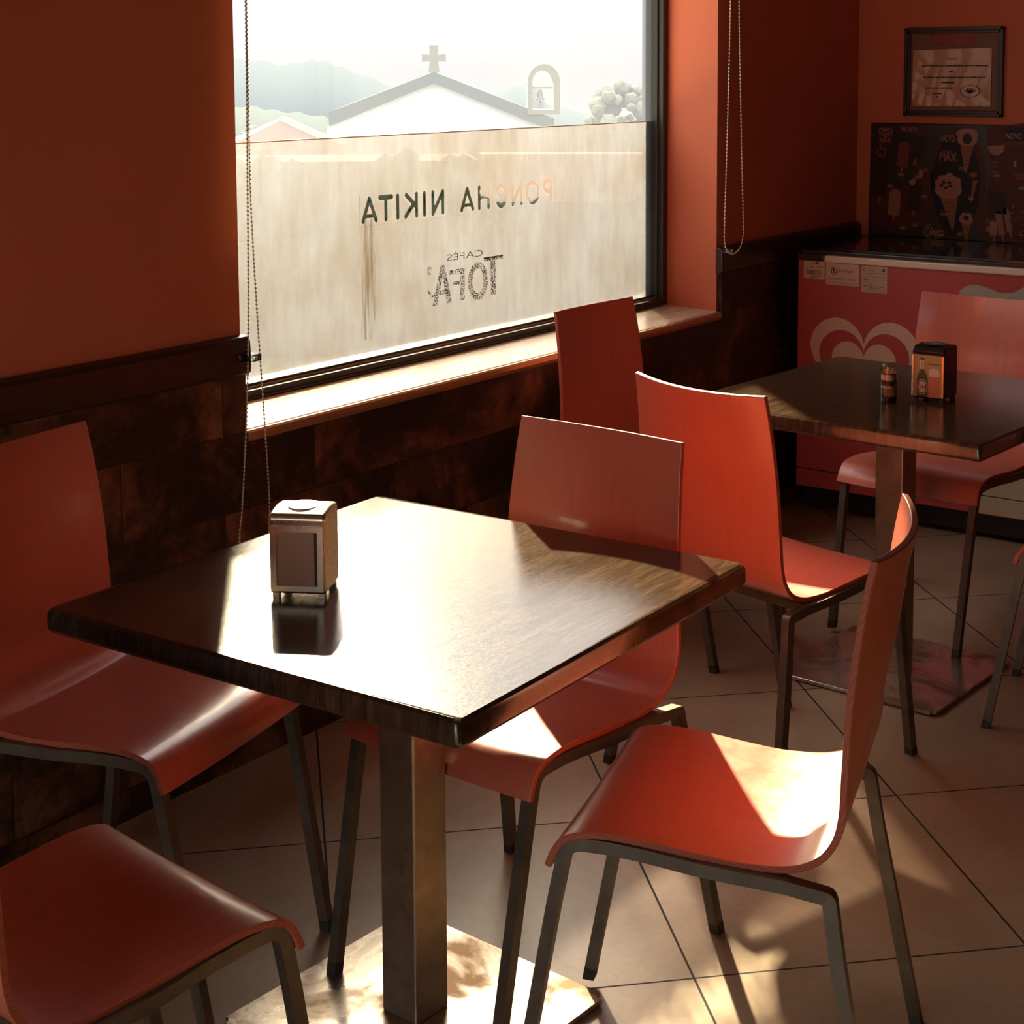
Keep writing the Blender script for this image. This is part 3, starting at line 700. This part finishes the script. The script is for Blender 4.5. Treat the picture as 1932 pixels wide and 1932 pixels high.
# stickers
def sticker(y0, y1, z0, z1, label, items, lines=(), texts=(), tint=(.66, .42, .27)):
    o = empty('sticker', (FX-.001, (y0+y1)/2, (z0+z1)/2)); tag(o, label, 'sticker', 'service stickers on the freezer')
    bx_, by_, bz_ = o.location
    bm = nb(); box(bm, FX-.0016, FX-.0004, y1, y0, z0, z1); p = obj('paper', bm, mat('sticker_paper', tint, .6), o); p.location = (-bx_, -by_, -bz_)
    bm = nb(); w, h = y0-y1, z1-z0
    L = lambda u, v, d: (FX-.0018-d, y0-u*w, z0+v*h)
    for r in items: bm.faces.new([bm.verts.new(L(u, v, 0)) for u, v in ((r[0], r[1]), (r[2], r[1]), (r[2], r[3]), (r[0], r[3]))])
    for s_, u0, u1, v0, v1 in texts: add_text(bm, s_, u0, u1, v0, v1, L, 0, .0)
    for pts, ww in lines: stroke(bm, [(u, v) for u, v in pts], ww, lambda u, v, d: L(u, v, d), 0)
    p = obj('print', bm, mat('sticker_ink', (.10, .05, .04) if tint[0] > .6 else (.14, .08, .06), .6), o); p.location = (-bx_, -by_, -bz_)
bars = []; u = .10
while u < .88:
    w_ = random.choice((.012, .022, .035)); bars.append((u, .22, u+w_, .50)); u += w_+random.choice((.012, .018, .03))
sticker(.862, .783, .829, .890, 'small barcode sticker at the left end of the freezer front', bars+[(.05, .66, .25, .69), (.05, .54, .22, .57), (.35, .12, .75, .15), (.30, .05, .72, .08), (.55, .82, .72, .98)], texts=(('MEN - 161042', .30, .90, .62, .74), ('N.º', .38, .46, .85, .96)))
cr = [((.25+.085*cos(rad(a)), .64+.17*sin(rad(a))), (.25+.085*cos(rad(a+15)), .64+.17*sin(rad(a+15)))) for a in range(100, 300, 15)]
sticker(.778, .654, .813, .888, 'middle white technical service sticker on the freezer front', [(.22, .62, .27, .78), (.22, .56, .36, .60), (.31, .66, .36, .70), (.31, .56, .35, .70)], lines=[(c, .03) for c in cr]+[(((.33, .72), (.36, .80)), .02)], texts=(('Libargel', .40, .82, .55, .76), ('Assistência Técnica', .07, .92, .24, .38), ('Tel.: 291 609 200 Fax: 291 609 201', .05, .95, .07, .15)))
its = [(.08, .60, .25, .63), (.08, .49, .25, .52), (.08, .40, .25, .43), (.08, .22, .25, .25), (.25, .72, .92, .735), (.25, .68, .38, .69), (.30, .31, .92, .32), (.30, .34, .42, .35), (.30, .22, .88, .245), (.30, .16, .70, .18), (.08, .10, .95, .11), (.08, .06, .90, .065), (.80, .82, .92, .92)]
for k in range(5): its.append((.30+k*.135, .60, .38+k*.135, .615)); its.append((.31+k*.135, .585, .37+k*.135, .59))
for k in (0, 2, 4): its.append((.30+k*.135, .48, .38+k*.135, .495))
sticker(.646, .552, .796, .887, 'tallest sticker with printed rows, rightmost of the freezer stickers', its, texts=(('Libargel', .26, .50, .80, .88),), lines=[(((.12+.04*cos(rad(a)), .84+.045*sin(rad(a))), (.12+.04*cos(rad(a+30)), .84+.045*sin(rad(a+30)))), .02) for a in range(90, 270, 30)], tint=(.55, .36, .26))

# ------------------------------------------------------------------ framed notice
PX = XB-.001
t = empty('framed_notice', (PX, .577, 1.54)); tag(t, 'framed notice with crumpled paper hung on the red back wall', 'framed notice')
def wobj(name, bm, m, par, **k):
    o = obj(name, bm, m, par, **k); o.location = -par.location; return o
y0, y1, z0, z1 = .764, .390, 1.378, 1.701
bm = nb()
for i, (a, dpt) in enumerate(((0, .022), (.010, .016))):
    w_ = .011
    A, B, D, E_ = y0-a, y1+a, z0+a, z1-a
    box(bm, PX-dpt, PX, A-w_, A, D, E_); box(bm, PX-dpt, PX, B, B+w_, D, E_); box(bm, PX-dpt, PX, B, A, D, D+w_); box(bm, PX-dpt, PX, B, A, E_-w_, E_)
wobj('frame', bm, mat('dark_brown_frame', (.035, .014, .009), .4), t, bevel=.0015)
bm = nb(); box(bm, PX-.006, PX-.0002, y1+.01, y0-.01, z0+.01, z1-.01); wobj('backing_board', bm, mat('brown_board', (.20, .085, .04), .6), t)
NF = lambda u, v, d: (PX-.0065-d, y0-u*(y0-y1), z0+v*(z1-z0))
bm = nb(); prism(bm, [(.27, .80), (.70, .80), (.70, .965), (.27, .965)], NF, 0, .0008); wobj('red_label', bm, mat('red_label', (.25, .02, .02), .5), t)
bm = nb(); add_text(bm, 'NÃO FUMADORES', .38, .67, .905, .94, NF, .0011); add_text(bm, 'NO SMOKING', .38, .60, .865, .895, NF, .0011); add_text(bm, 'NON FUMEURS', .38, .63, .825, .855, NF, .0011)
stroke(bm, arc(.325, .885, .028, .04, 0, 360, 16), .006, NF, .0011); stroke(bm, [(.305, .86), (.345, .91)], .006, NF, .0011); wobj('label_text', bm, mat('faded_print', (.40, .10, .07), .6), t)
# crumpled plastic-sleeved paper
bm = nb(); NX, NZ = 64, 48; g = []
for j in range(NZ+1):
    row = []
    for i in range(NX+1):
        u, v = i/NX, j/NZ
        cr_ = .0022*abs(sin(9*u+2.2*v+1.3*sin(5*v)))+.0018*abs(sin(21*u-4*v+2*sin(3*u)))*(1-v)+.0012*abs(sin(14*(u+v)))*max(0, 1-3*u)
        row.append(bm.verts.new(NF(.085+.795*u, .115+.635*v+.02*u*v, .001+cr_*1.6)))
    g.append(row)
for j in range(NZ):
    for i in range(NX): bm.faces.new([g[j][i], g[j][i+1], g[j+1][i+1], g[j+1][i]])
wobj('plastic_sleeve', bm, mat('sleeved_paper', (.55, .31, .17), .3, spec=.7), t, smooth=True)
bm = nb(); D_ = .0078
add_text(bm, 'ATENÇÃO', .43, .55, .635, .66, NF, D_, .01)
for (a, b, c) in ((.18, .83, .565), (.20, .82, .435), (.22, .49, .315)):
    u = a
    while u < b: w_ = random.uniform(.01, .03); bm.faces.new([bm.verts.new(NF(q, r, D_)) for q, r in ((u, c), (u+w_, c), (u+w_, c+.013), (u, c+.013))]); u += w_+.005
for (a, b, c) in ((.46, .50, .50), (.38, .52, .375), (.30, .39, .25), (.33, .36, .215)): bm.faces.new([bm.verts.new(NF(q, r, D_)) for q, r in ((a, c), (b, c), (b, c+.014), (a, c+.014))])
wobj('printed_text', bm, M_ink, t); bm = nb()
stroke(bm, arc(.675, .285, .095, .068, 0, 360, 30), .0065, NF, D_)
for k in range(5): stroke(bm, [(.675, .265), (.675+.06*cos(rad(30+30*k)), .265+.055*sin(rad(30+30*k)))], .014, NF, D_)
wobj('printed_seal', bm, M_ink, t)

# ------------------------------------------------------------------ ice cream menu board
t = empty('ice_cream_board', (XB-.012, .36, 1.14)); tag(t, 'dark ice cream price board on the back wall above the freezer', 'menu board')
BY, BZ = .895, 1.350      # top left corner ; u in px-like units of 2.01 mm right, v 1.88 mm down
BF = lambda u, v, d: (XB-.0145-d, BY-u*.00201, BZ-v*.00201)
bm = nb(); prism(bm, [(0, 0), (450, 0), (450, 212), (-3, 212)], BF, -.014, -.0006); wobj('panel', bm, mat('board_black', (.018, .012, .012), .35), t, bevel=.003)
bd = {}
def B(name): return bd.setdefault(name, nb())
def pol(name, pts, d=.0): B(name).faces.new([B(name).verts.new(BF(u, v, d)) for u, v in pts])
def ell(name, cx, cy, rx, ry, d=0.0, a0=0, a1=360): pol(name, arc(cx, cy, rx, ry, a0, a1, 22)[:(-1 if a1-a0 == 360 else None)], d)
def tx(name, s, u0, u1, v0, v1, d=.0016, b=0.0): add_text(B(name), s, u0, u1, v1, v0, BF, d, b)
pol('red_field', catmull([(4, 115), (60, 118), (95, 105), (125, 90), (128, 130), (118, 165), (95, 190), (60, 200), (20, 196), (2, 180)], 4))
pol('red_field', catmull([(222, 4), (450, 4), (450, 205), (240, 205), (215, 190), (213, 165), (226, 130), (232, 80), (226, 40)], 4))
ell('brown_field', 172, 100, 52, 96)
ell('black_field', 168, 110, 46, 92, .0003)
pol('plum_field', [(16, 8), (46, 8), (46, 42), (16, 42)], .0002); pol('plum_field', [(60, 4), (105, 4), (105, 18), (60, 18)], .0002); pol('black_field', [(258, 4), (300, 4), (300, 28), (258, 28)], .0004)
# heart mark
hp = [(30+12.5*(16*sin(q)**3)/16, 17-9*(13*cos(q)-5*cos(2*q)-2*cos(3*q)-cos(4*q))/14) for q in [2*pi*k/30 for k in range(31)]]
stroke(B('mark_lines'), hp, 2.2, BF, .0008); stroke(B('mark_lines'), [(30+(u-30)*.5, 17+(v-17)*.5) for u, v in hp], 2.0, BF, .0008)
tx('mark_lines', 'OLÁ', 19, 40, 26, 36, .0008, .03)
tx('warm_text', 'NOVO', 61, 92, 6, 15, .0008, .0); tx('warm_text', 'NOVO', 139, 165, 20, 32, .0012, .01); tx('warm_text', 'NOVO', 260, 288, 14, 25, .0012, .01)
tx('dim_text', 'Cornetto', 139, 158, 46, 54, .0012, .01); tx('dim_text', 'MAX', 136, 170, 52, 68, .0012, .05)
tx('warm_text', 'Cornetto', 113, 148, 190, 206, .0012, .02); stroke(B('warm_text'), arc(126, 198, 17, 14, 100, 250, 12)+[(133, 211), (146, 204)], 1.6, BF, .0012)
# cones
def cone(cx, cy, rx, L, lean, top='pale_ice'):
    pol('wafer', [(cx-rx*.75, cy), (cx+rx*.75, cy), (cx+lean+1.5, cy+L), (cx+lean-1.5, cy+L)], .0009)
    for k in range(1, 9): q = k/9.5; stroke(B('wafer_lines'), [(cx-rx*.75*(1-q)+lean*q, cy+L*q), (cx+rx*.75*(1-q)+lean*q, cy+L*q-2)], .9, BF, .0011)
    ell(top, cx, cy-2, rx, rx*.62, .0012)
def blobs(name, cx, cy, r, n, R, d=.0014):
    for k in range(n): q = 2*pi*k/n+.4; ell(name, cx+cos(q)*R, cy+sin(q)*R*.6, r, r*.7, d+.00004*k)
cone(154, 122, 26, 72, 10); blobs('pale_ice', 154, 108, 11, 7, 15); blobs('chocolate', 150, 111, 4, 5, 9, .0020); ell('pale_ice', 156, 96, 8, 7, .0018)
cone(188, 30, 19, 58, -2); ell('pale_ice', 188, 18, 21, 11, .0016); ell('chocolate', 188, 26, 9, 10, .0020)
cone(189, 176, 13, 38, 1); blobs('pale_ice', 189, 168, 6, 5, 7); ell('chocolate', 189, 170, 5, 4, .002)
cone(205, 100, 6, 40, -8, 'chocolate')
# lollies
def lolly(name, cx, cy, w, h, a=0):
    pts = arc(cx, cy-h/2+w/2, w/2, w/2, 180, 360, 10)+[(cx+w/2, cy+h/2), (cx-w/2, cy+h/2)]
    ca, sa = cos(rad(a)), sin(rad(a)); pol(name, [(cx+(u-cx)*ca-(v-cy)*sa, cy+(u-cx)*sa+(v-cy)*ca) for u, v in pts], .0012)
    pol('wafer', [(cx+(u-cx)*ca-(v-cy)*sa, cy+(u-cx)*sa+(v-cy)*ca) for u, v in ((cx-2, cy+h/2), (cx+2, cy+h/2), (cx+2, cy+h/2+11), (cx-2, cy+h/2+11))], .0010)
lolly('red_ice', 66, 57, 22, 48, 6); lolly('tan_ice', 50, 147, 23, 50, 3); lolly('chocolate', 18, 110, 26, 56, -4); lolly('chocolate', 90, 135, 26, 52, 4); lolly('chocolate', 98, 45, 20, 44, 20)
ell('tan_ice', 22, 34+2, 0.1, .1); ell('red_ice', 21, 37+5, .1, .1)
ell('red_ice', 20, 37, 11, 10, .0008) if False else ell('red_ice', 22, 62-8, 11, 10, .0012)
tx('chocolate', 'M', 16, 28, 48, 60, .0018, .06)
pol('pale_ice', [(77, 108), (88, 100), (92, 108), (84, 116)], .0016); ell('tan_ice', 101, 92, 5, 8, .0014); ell('red_ice', 110, 85, 5, 5, .0014)
blobs('red_ice', 201, 91, 4, 5, 5); ell('tan_ice', 201, 91, 3, 3, .0022)
# sandwich, bars, right-hand column
pol('pale_ice', [(225, 38), (258, 36), (255, 48), (246, 55), (232, 52)], .0012); pol('chocolate', [(228, 118), (262, 122), (264, 160), (232, 158)], .0012); lolly('tan_ice', 252, 176, 12, 44, -12); lolly('tan_ice', 266, 170, 10, 44, -12); lolly('pale_ice', 240, 186, 14, 26, -6)
tx('dim_text', 'MINI', 233, 247, 64, 70); tx('dim_text', 'MILK', 233, 246, 72, 78); tx('dim_text', 'Gelo', 231, 248, 80, 87)
tx('warm_text', '5', 274, 280, 64, 74, .0016, .06); tx('red_text', 'VOLCANO', 276, 320, 85, 96, .0016, .04); tx('warm_text', 'Perna', 227, 247, 170, 178, .0016); tx('warm_text', 'de Pau', 227, 245, 180, 187, .0016)
stroke(B('wafer_lines'), [(226, 30), (300, 32)], 1.2, BF, .001); stroke(B('wafer_lines'), [(226, 34), (300, 36)], .8, BF, .001)
for k in range(26): ell('red_ice' if k % 2 else 'pale_ice', 268+random.random()*28, 138+random.random()*60, 1.4+random.random(), 1.2, .0016+k*.00002)
for (u, v) in ((174, 77), (193, 131), (140, 163), (173, 197), (36, 115), (57, 93), (90, 96), (104, 131), (239, 88), (227, 187), (286, 109), (62, 192), (87, 186)):
    stroke(B('tag_lines'), [(u, v), (u+10, v), (u+10, v+5), (u, v+5), (u, v)], .7, BF, .0024); stroke(B('tag_lines'), [(u+2, v+2.5), (u+8, v+2.5)], 1.6, BF, .0024); stroke(B('wafer_lines'), [(u-3, v-4), (u+9, v-4)], .8, BF, .0024)
cols = dict(red_field=(.085, .016, .012), brown_field=(.07, .022, .015), black_field=(.010, .008, .008), plum_field=(.07, .018, .018), mark_lines=(.30, .12, .08), warm_text=(.42, .19, .12), dim_text=(.26, .10, .07), red_text=(.32, .04, .03), wafer=(.28, .10, .05), wafer_lines=(.16, .06, .035), pale_ice=(.36, .17, .11), tan_ice=(.30, .14, .08), red_ice=(.18, .035, .025), chocolate=(.030, .013, .010), tag_lines=(.42, .24, .16))
face = nb(); mats = []
for i, (k, bmx) in enumerate(bd.items()):
    me_ = bpy.data.meshes.new('x'); bmx.to_mesh(me_); bmx.free(); n0 = len(face.faces); face.from_mesh(me_); face.faces.ensure_lookup_table()
    for f_ in face.faces[n0:]: f_.material_index = i
    bpy.data.meshes.remove(me_); mats.append(mat('board_'+k, cols[k], .5, spec=.3))
wobj('printed_face', face, mats, t)

# ------------------------------------------------------------------ outside
CAM = Vector((-1.946, -1.650, 1.553))
def site(u, D):      # a spot outside, at bearing u (radians right of +Y) and distance D from the cafe table
    return Vector((CAM.x+D*sin(u), CAM.y+D*cos(u), 0))
VA = .9514
def bearing(px): return VA+math.atan((px-1022)/3060*.995)
M_stucco = mat('white_church_wall', (.80, .82, .84), .8)
M_roof = mat('dark_stone_coping', (.10, .12, .105), .9, spec=.1)
M_bellstone = mat('bellcote_stone', (.20, .19, .14), .8)
b0 = bearing(820); p0 = site(b0, 60.0); ch = empty('church', (p0.x, p0.y, -5), -b0)
tag(ch, 'white gabled church with a stone cross, seen hazily through the upper glass', 'church')
bm = nb(); H0 = 5+1.55
prism(bm, [(-3.95, 0), (3.95, 0), (3.95, H0-2.05), (0, H0-.42), (-3.95, H0-2.05)], lambda u, v, d: (u, d, v), 0, 12); obj('nave', bm, M_stucco, ch)
bm = nb()
L_ = [(-3.85, H0-2.02), (-3.85, H0-1.50), (0, H0-.04), (4.4, H0-1.78), (4.4, H0-2.25), (0, H0-.46)]
prism(bm, L_, lambda u, v, d: (u, d, v), -.25, 12.2); obj('roof', bm, M_roof, ch)
bm = nb(); c = H0-.08
prism(bm, [(-.20, c), (.20, c), (.16, c+.42), (.44, c+.40), (.44, c+.68), (.15, c+.66), (.17, c+1.0), (-.17, c+1.0), (-.15, c+.66), (-.44, c+.68), (-.44, c+.40), (-.16, c+.42)], lambda u, v, d: (u, d, v), -.2, .1); obj('cross', bm, M_bellstone, ch)
bm = nb()   # pierced bell arch
z0_, z1_, xc = H0-1.62, H0-.45, 4.02
o_ = [(xc-.60, z0_)]+arc(xc, z1_, .60, .68, 180, 0, 16)+[(xc+.60, z0_)]
i_ = [(xc-.42, z0_+.18)]+arc(xc-.03, z1_, .39, .44, 180, 0, 16)+[(xc+.36, z0_+.18)]
for dd, dirn in ((-.3, 0), (.3, 1)):
    a = [bm.verts.new((u, dd, v)) for u, v in o_]; b = [bm.verts.new((u, dd, v)) for u, v in i_]; n_ = len(a)
    for k in range(n_): bm.faces.new([a[k], a[(k+1) % n_], b[(k+1) % n_], b[k]])
bm.verts.ensure_lookup_table(); n_ = len(o_)
vs = list(bm.verts); A, Bv, A2, B2 = vs[:n_], vs[n_:2*n_], vs[2*n_:3*n_], vs[3*n_:]
for k in range(n_):
    bm.faces.new([A[k], A[(k+1) % n_], A2[(k+1) % n_], A2[k]]); bm.faces.new([Bv[k], Bv[(k+1) % n_], B2[(k+1) % n_], B2[k]])
obj('bell_arch', bm, M_bellstone, ch)
bm = nb(); lathe(bm, [(0, .42), (.05, .40), (.09, .30), (.11, .14), (.19, 0), (0, 0)], 0, 0, 16)
for v in bm.verts: v.co += Vector((xc-.12, 0, H0-1.10))
tube(bm, [(xc-.5, 0, H0-.64), (xc+.5, 0, H0-.64)], .05); lathe(bm, [(0, H0-1.2), (.05, H0-1.16), (0, H0-1.1)], xc-.12, 0, 8); obj('bell', bm, M_bellstone, ch, smooth=False)
# small hipped roof house on the left
b1 = bearing(530); p1 = site(b1, 48.0); hs = empty('house', (p1.x, p1.y, -5), -b1); tag(hs, 'low house with a brown tiled hipped roof left of the church', 'house')
H1 = 5+1.553-(222-132)/3060*48
bm = nb(); e = [bm.verts.new(p) for p in ((-1.75, -1.5, H1-.78), (1.75, -1.5, H1-.78), (1.75, 4, H1-.78), (-1.75, 4, H1-.78))]; tp = bm.verts.new((0, 0, H1)); tp2 = bm.verts.new((0, 2.2, H1))
bm.faces.new([e[0], e[1], tp]); bm.faces.new([e[1], e[2], tp2, tp]); bm.faces.new([e[2], e[3], tp2]); bm.faces.new([e[3], e[0], tp, tp2]); bm.faces.new(e[::-1])
obj('roof', bm, mat('brown_roof_tiles', (.20, .12, .07), .8), hs)
bm = nb(); box(bm, -1.4, 1.4, -1.1, 3.6, 0, H1-.77); obj('walls', bm, M_stucco, hs)
bm = nb(); tube(bm, [(.05, -.02, H1+.02), (1.78, -1.52, H1-.75)], .16); obj('ridge_cap', bm, mat('pale_ridge', (.6, .5, .38), .8), hs)
# across the street: what shows through the cut-out letters
def street_box(name, px0, px1, top_py, bot_z, D, depth, m, lab, cat, seed=None):
    bm_ = (bearing(px0)+bearing(px1))/2; p = site(bm_, D); zt_ = 1.553-(top_py-132)/3060*D; hwid = (bearing(px1)-bearing(px0))/2*D
    o = empty(name, (p.x, p.y, bot_z), -bm_); tag(o, lab, cat); bm = nb()
    if seed is None: box(bm, -hwid, hwid, 0, depth, 0, zt_-bot_z)
    else:
        box(bm, -hwid, hwid, 0, depth, 0, zt_-bot_z-.05); rnd = random.Random(seed)
        for k in range(160):
            bmesh.ops.create_icosphere(bm, subdivisions=1, radius=rnd.uniform(.06, .12), matrix=Matrix.Translation((rnd.uniform(-hwid, hwid), rnd.uniform(-.03, .1), rnd.uniform(.1, zt_-bot_z-.06))))
    obj('leaves' if seed else 'masonry', bm, m, o)
street_box('hedge', 380, 905, 285, -.12, 9.5, .8, mat('hedge_leaves', (.012, .030, .016), .8), 'dark hedge glimpsed through the cut-out window letters', 'hedge', 11)
street_box('low_wall', 900, 1400, 290, -.12, 11.2, .3, mat('pale_rendered_wall', (.62, .50, .36), .8), 'pale low wall glimpsed through the rightmost cut-out letters', 'wall')
street_box('hedge', 900, 1400, 372, -.12, 10.7, .25, mat('hedge_leaves', (.012, .030, .016), .8), 'lower dark hedge before the pale low wall across the street', 'hedge', 12)
# trees
def tree(px, top_py, D, R, label, seed):
    b = bearing(px); p = site(b, D); zt_ = 1.553-(top_py-132)/3060*D
    t = empty('tree', (p.x, p.y, -5)); tag(t, label, 'tree'); rnd = random.Random(seed); bm = nb()
    for k in range(110):
        a, q = rnd.uniform(0, 2*pi), rnd.uniform(-.9, 1); rr = R*math.sqrt(max(0, 1-q*q))*rnd.uniform(.6, 1)
        s = R*rnd.uniform(.10, .20); m = Matrix.Translation((rr*cos(a), rr*sin(a)*.7, zt_+5-R+q*R*.95-s*.5))
        v = bmesh.ops.create_icosphere(bm, subdivisions=2, radius=s, matrix=m)['verts']
        for w_ in v: w_.co += Vector((rnd.uniform(-1, 1), rnd.uniform(-1, 1), rnd.uniform(-1, 1)))*s*.16
    obj('crown', bm, mat('foliage', (.20, .22, .16), 1.0, spec=0.0), t)
    bm = nb(); tube(bm, [(0, 0, 0), (.1, 0, zt_+5-R)], .4, n=8); obj('trunk', bm, mat('bark', (.1, .07, .05), .9), t)
tree(1175, 150, 75, 2.2, 'pale hazy tree right of the church bell arch', 3)
tree(480, 232, 90, 1.2, 'hazy green tree behind the low tiled house', 5)
# hills
def hill(name, label, pts, D, col):
    bm = nb(); ps = catmull([(px, py) for px, py in pts], 8); fr_, bk = [], []
    for i, (px, py) in enumerate(ps):
        b = bearing(px); p = site(b, D); z = 1.553-(py-132)/3060*D+.8*D/1000*sin(i*1.3); q = site(b, D*1.35); f0 = site(b, D*.82)
        fr_.append([bm.verts.new((f0.x, f0.y, -D*.09)), bm.verts.new(((f0.x+p.x)/2, (f0.y+p.y)/2, z*.45-D*.03+D*.0006*sin(i*.9))), bm.verts.new((p.x, p.y, z)), bm.verts.new((q.x, q.y, -D*.09))])
    for a, b in zip(fr_, fr_[1:]):
        for k in range(3): bm.faces.new([a[k], b[k], b[k+1], a[k+1]])
    o = obj(name, bm, mat(name+'_slope', col, 1.0, spec=0.0), smooth=True); o['kind'] = 'structure'; return o
hill('hill', '', [(120, 190), (300, 130), (440, 109), (540, 120), (600, 112), (650, 128), (735, 160), (800, 205), (900, 190), (960, 168), (1005, 160), (1060, 205), (1300, 235)], 900, (.065, .086, .096))  # blue-grey slope colour has aerial haze mixed into it
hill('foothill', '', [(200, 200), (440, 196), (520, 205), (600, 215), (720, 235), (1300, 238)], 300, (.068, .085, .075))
bm = nb(); box(bm, -60, 150, 4, 120, -8.5, -5); struct('ground', bm, mat('dry_ground', (.07, .075, .06), 1.0, spec=0.0))
bm = nb(); box(bm, -14, 26, 1.36, 4.0, -1.0, -.12); struct('pavement', bm, mat('pale_paving', (.45, .40, .33), .9))

# ------------------------------------------------------------------ light
AZ, EL = rad(45.0), rad(27.6)
to_sun = Vector((sin(AZ)*cos(EL), cos(AZ)*cos(EL), sin(EL)))
sun = bpy.data.lights.new('sun', 'SUN'); sun.energy = 36; sun.angle = rad(1.3); sun.color = (1, .845, .53)
so = bpy.data.objects.new('sun', sun); C.objects.link(so); so.rotation_euler = to_sun.to_track_quat('Z', 'Y').to_euler(); so.location = (6, 8, 8)
w = bpy.data.worlds.new('sky'); bpy.context.scene.world = w; w.use_nodes = True; nt = w.node_tree; nt.nodes.clear()
out = nt.nodes.new('ShaderNodeOutputWorld'); bg = nt.nodes.new('ShaderNodeBackground'); tc = nt.nodes.new('ShaderNodeTexCoord')
dp = nt.nodes.new('ShaderNodeVectorMath'); dp.operation = 'DOT_PRODUCT'; dp.inputs[1].default_value = to_sun; nt.links.new(tc.outputs['Generated'], dp.inputs[0])
def mth(op, a, b):
    m = nt.nodes.new('ShaderNodeMath'); m.operation = op
    for i, v in ((0, a), (1, b)):
        if isinstance(v, (int, float)): m.inputs[i].default_value = v
        else: nt.links.new(v, m.inputs[i])
    return m.outputs[0]
glow = mth('POWER', mth('MAXIMUM', dp.outputs['Value'], 0.0), 40.0)
sepw = nt.nodes.new('ShaderNodeSeparateXYZ'); nt.links.new(tc.outputs['Generated'], sepw.inputs[0])
elev = mth('MAXIMUM', sepw.outputs[2], 0.0)
nt.links.new(mth('ADD', mth('ADD', mth('MULTIPLY', glow, 2.0), .66), mth('MULTIPLY', elev, 4.0)), bg.inputs['Strength'])
bg.inputs['Color'].default_value = (1.0, .98, .95, 1); nt.links.new(bg.outputs[0], out.inputs[0])
# added fill light outside the unseen doorway, behind the camera
al = bpy.data.lights.new('door_fill_light', 'AREA'); al.shape = 'RECTANGLE'; al.size = 1.6; al.size_y = 1.0; al.energy = 25; al.color = (1, .92, .84)
ao = bpy.data.objects.new('door_fill_light', al); C.objects.link(ao); ao.location = (X0-.14, -.6, .72); ao.rotation_euler = (rad(90), 0, rad(-90))

# ------------------------------------------------------------------ camera
R_ = [(0.57964, -0.81487, -0.0041), (0, 0, 0), (0, 0, 0)]
f, pitch, roll, yaw = 3060.1748, .0977, -.0041, .9514
fw = Vector((sin(yaw)*cos(pitch), cos(yaw)*cos(pitch), -sin(pitch))); r = Vector((cos(yaw), -sin(yaw), 0)); u = r.cross(fw)
r2 = r*cos(roll)+u*sin(roll); u2 = -r*sin(roll)+u*cos(roll)
cd = bpy.data.cameras.new('camera'); co = bpy.data.objects.new('camera', cd); C.objects.link(co)
m = Matrix((r2, u2, -fw)).transposed().to_4x4(); m.translation = CAM; co.matrix_world = m
cd.sensor_width = 36; cd.lens = f/1932*36; cd.shift_x = -56.016/1932; cd.shift_y = -533.8/1932
cd.clip_start = .05; cd.clip_end = 5000
bpy.context.scene.camera = co
sc = bpy.context.scene
sc.view_settings.view_transform = 'Standard'; sc.view_settings.look = 'None'; sc.view_settings.exposure = 0; sc.view_settings.gamma = 1
sc.cycles.use_denoising = True; sc.cycles.volume_bounces = 2; sc.cycles.max_bounces = 10; sc.cycles.diffuse_bounces = 4; sc.cycles.glossy_bounces = 4; sc.cycles.transparent_max_bounces = 12
sc.cycles.sample_clamp_indirect = 25
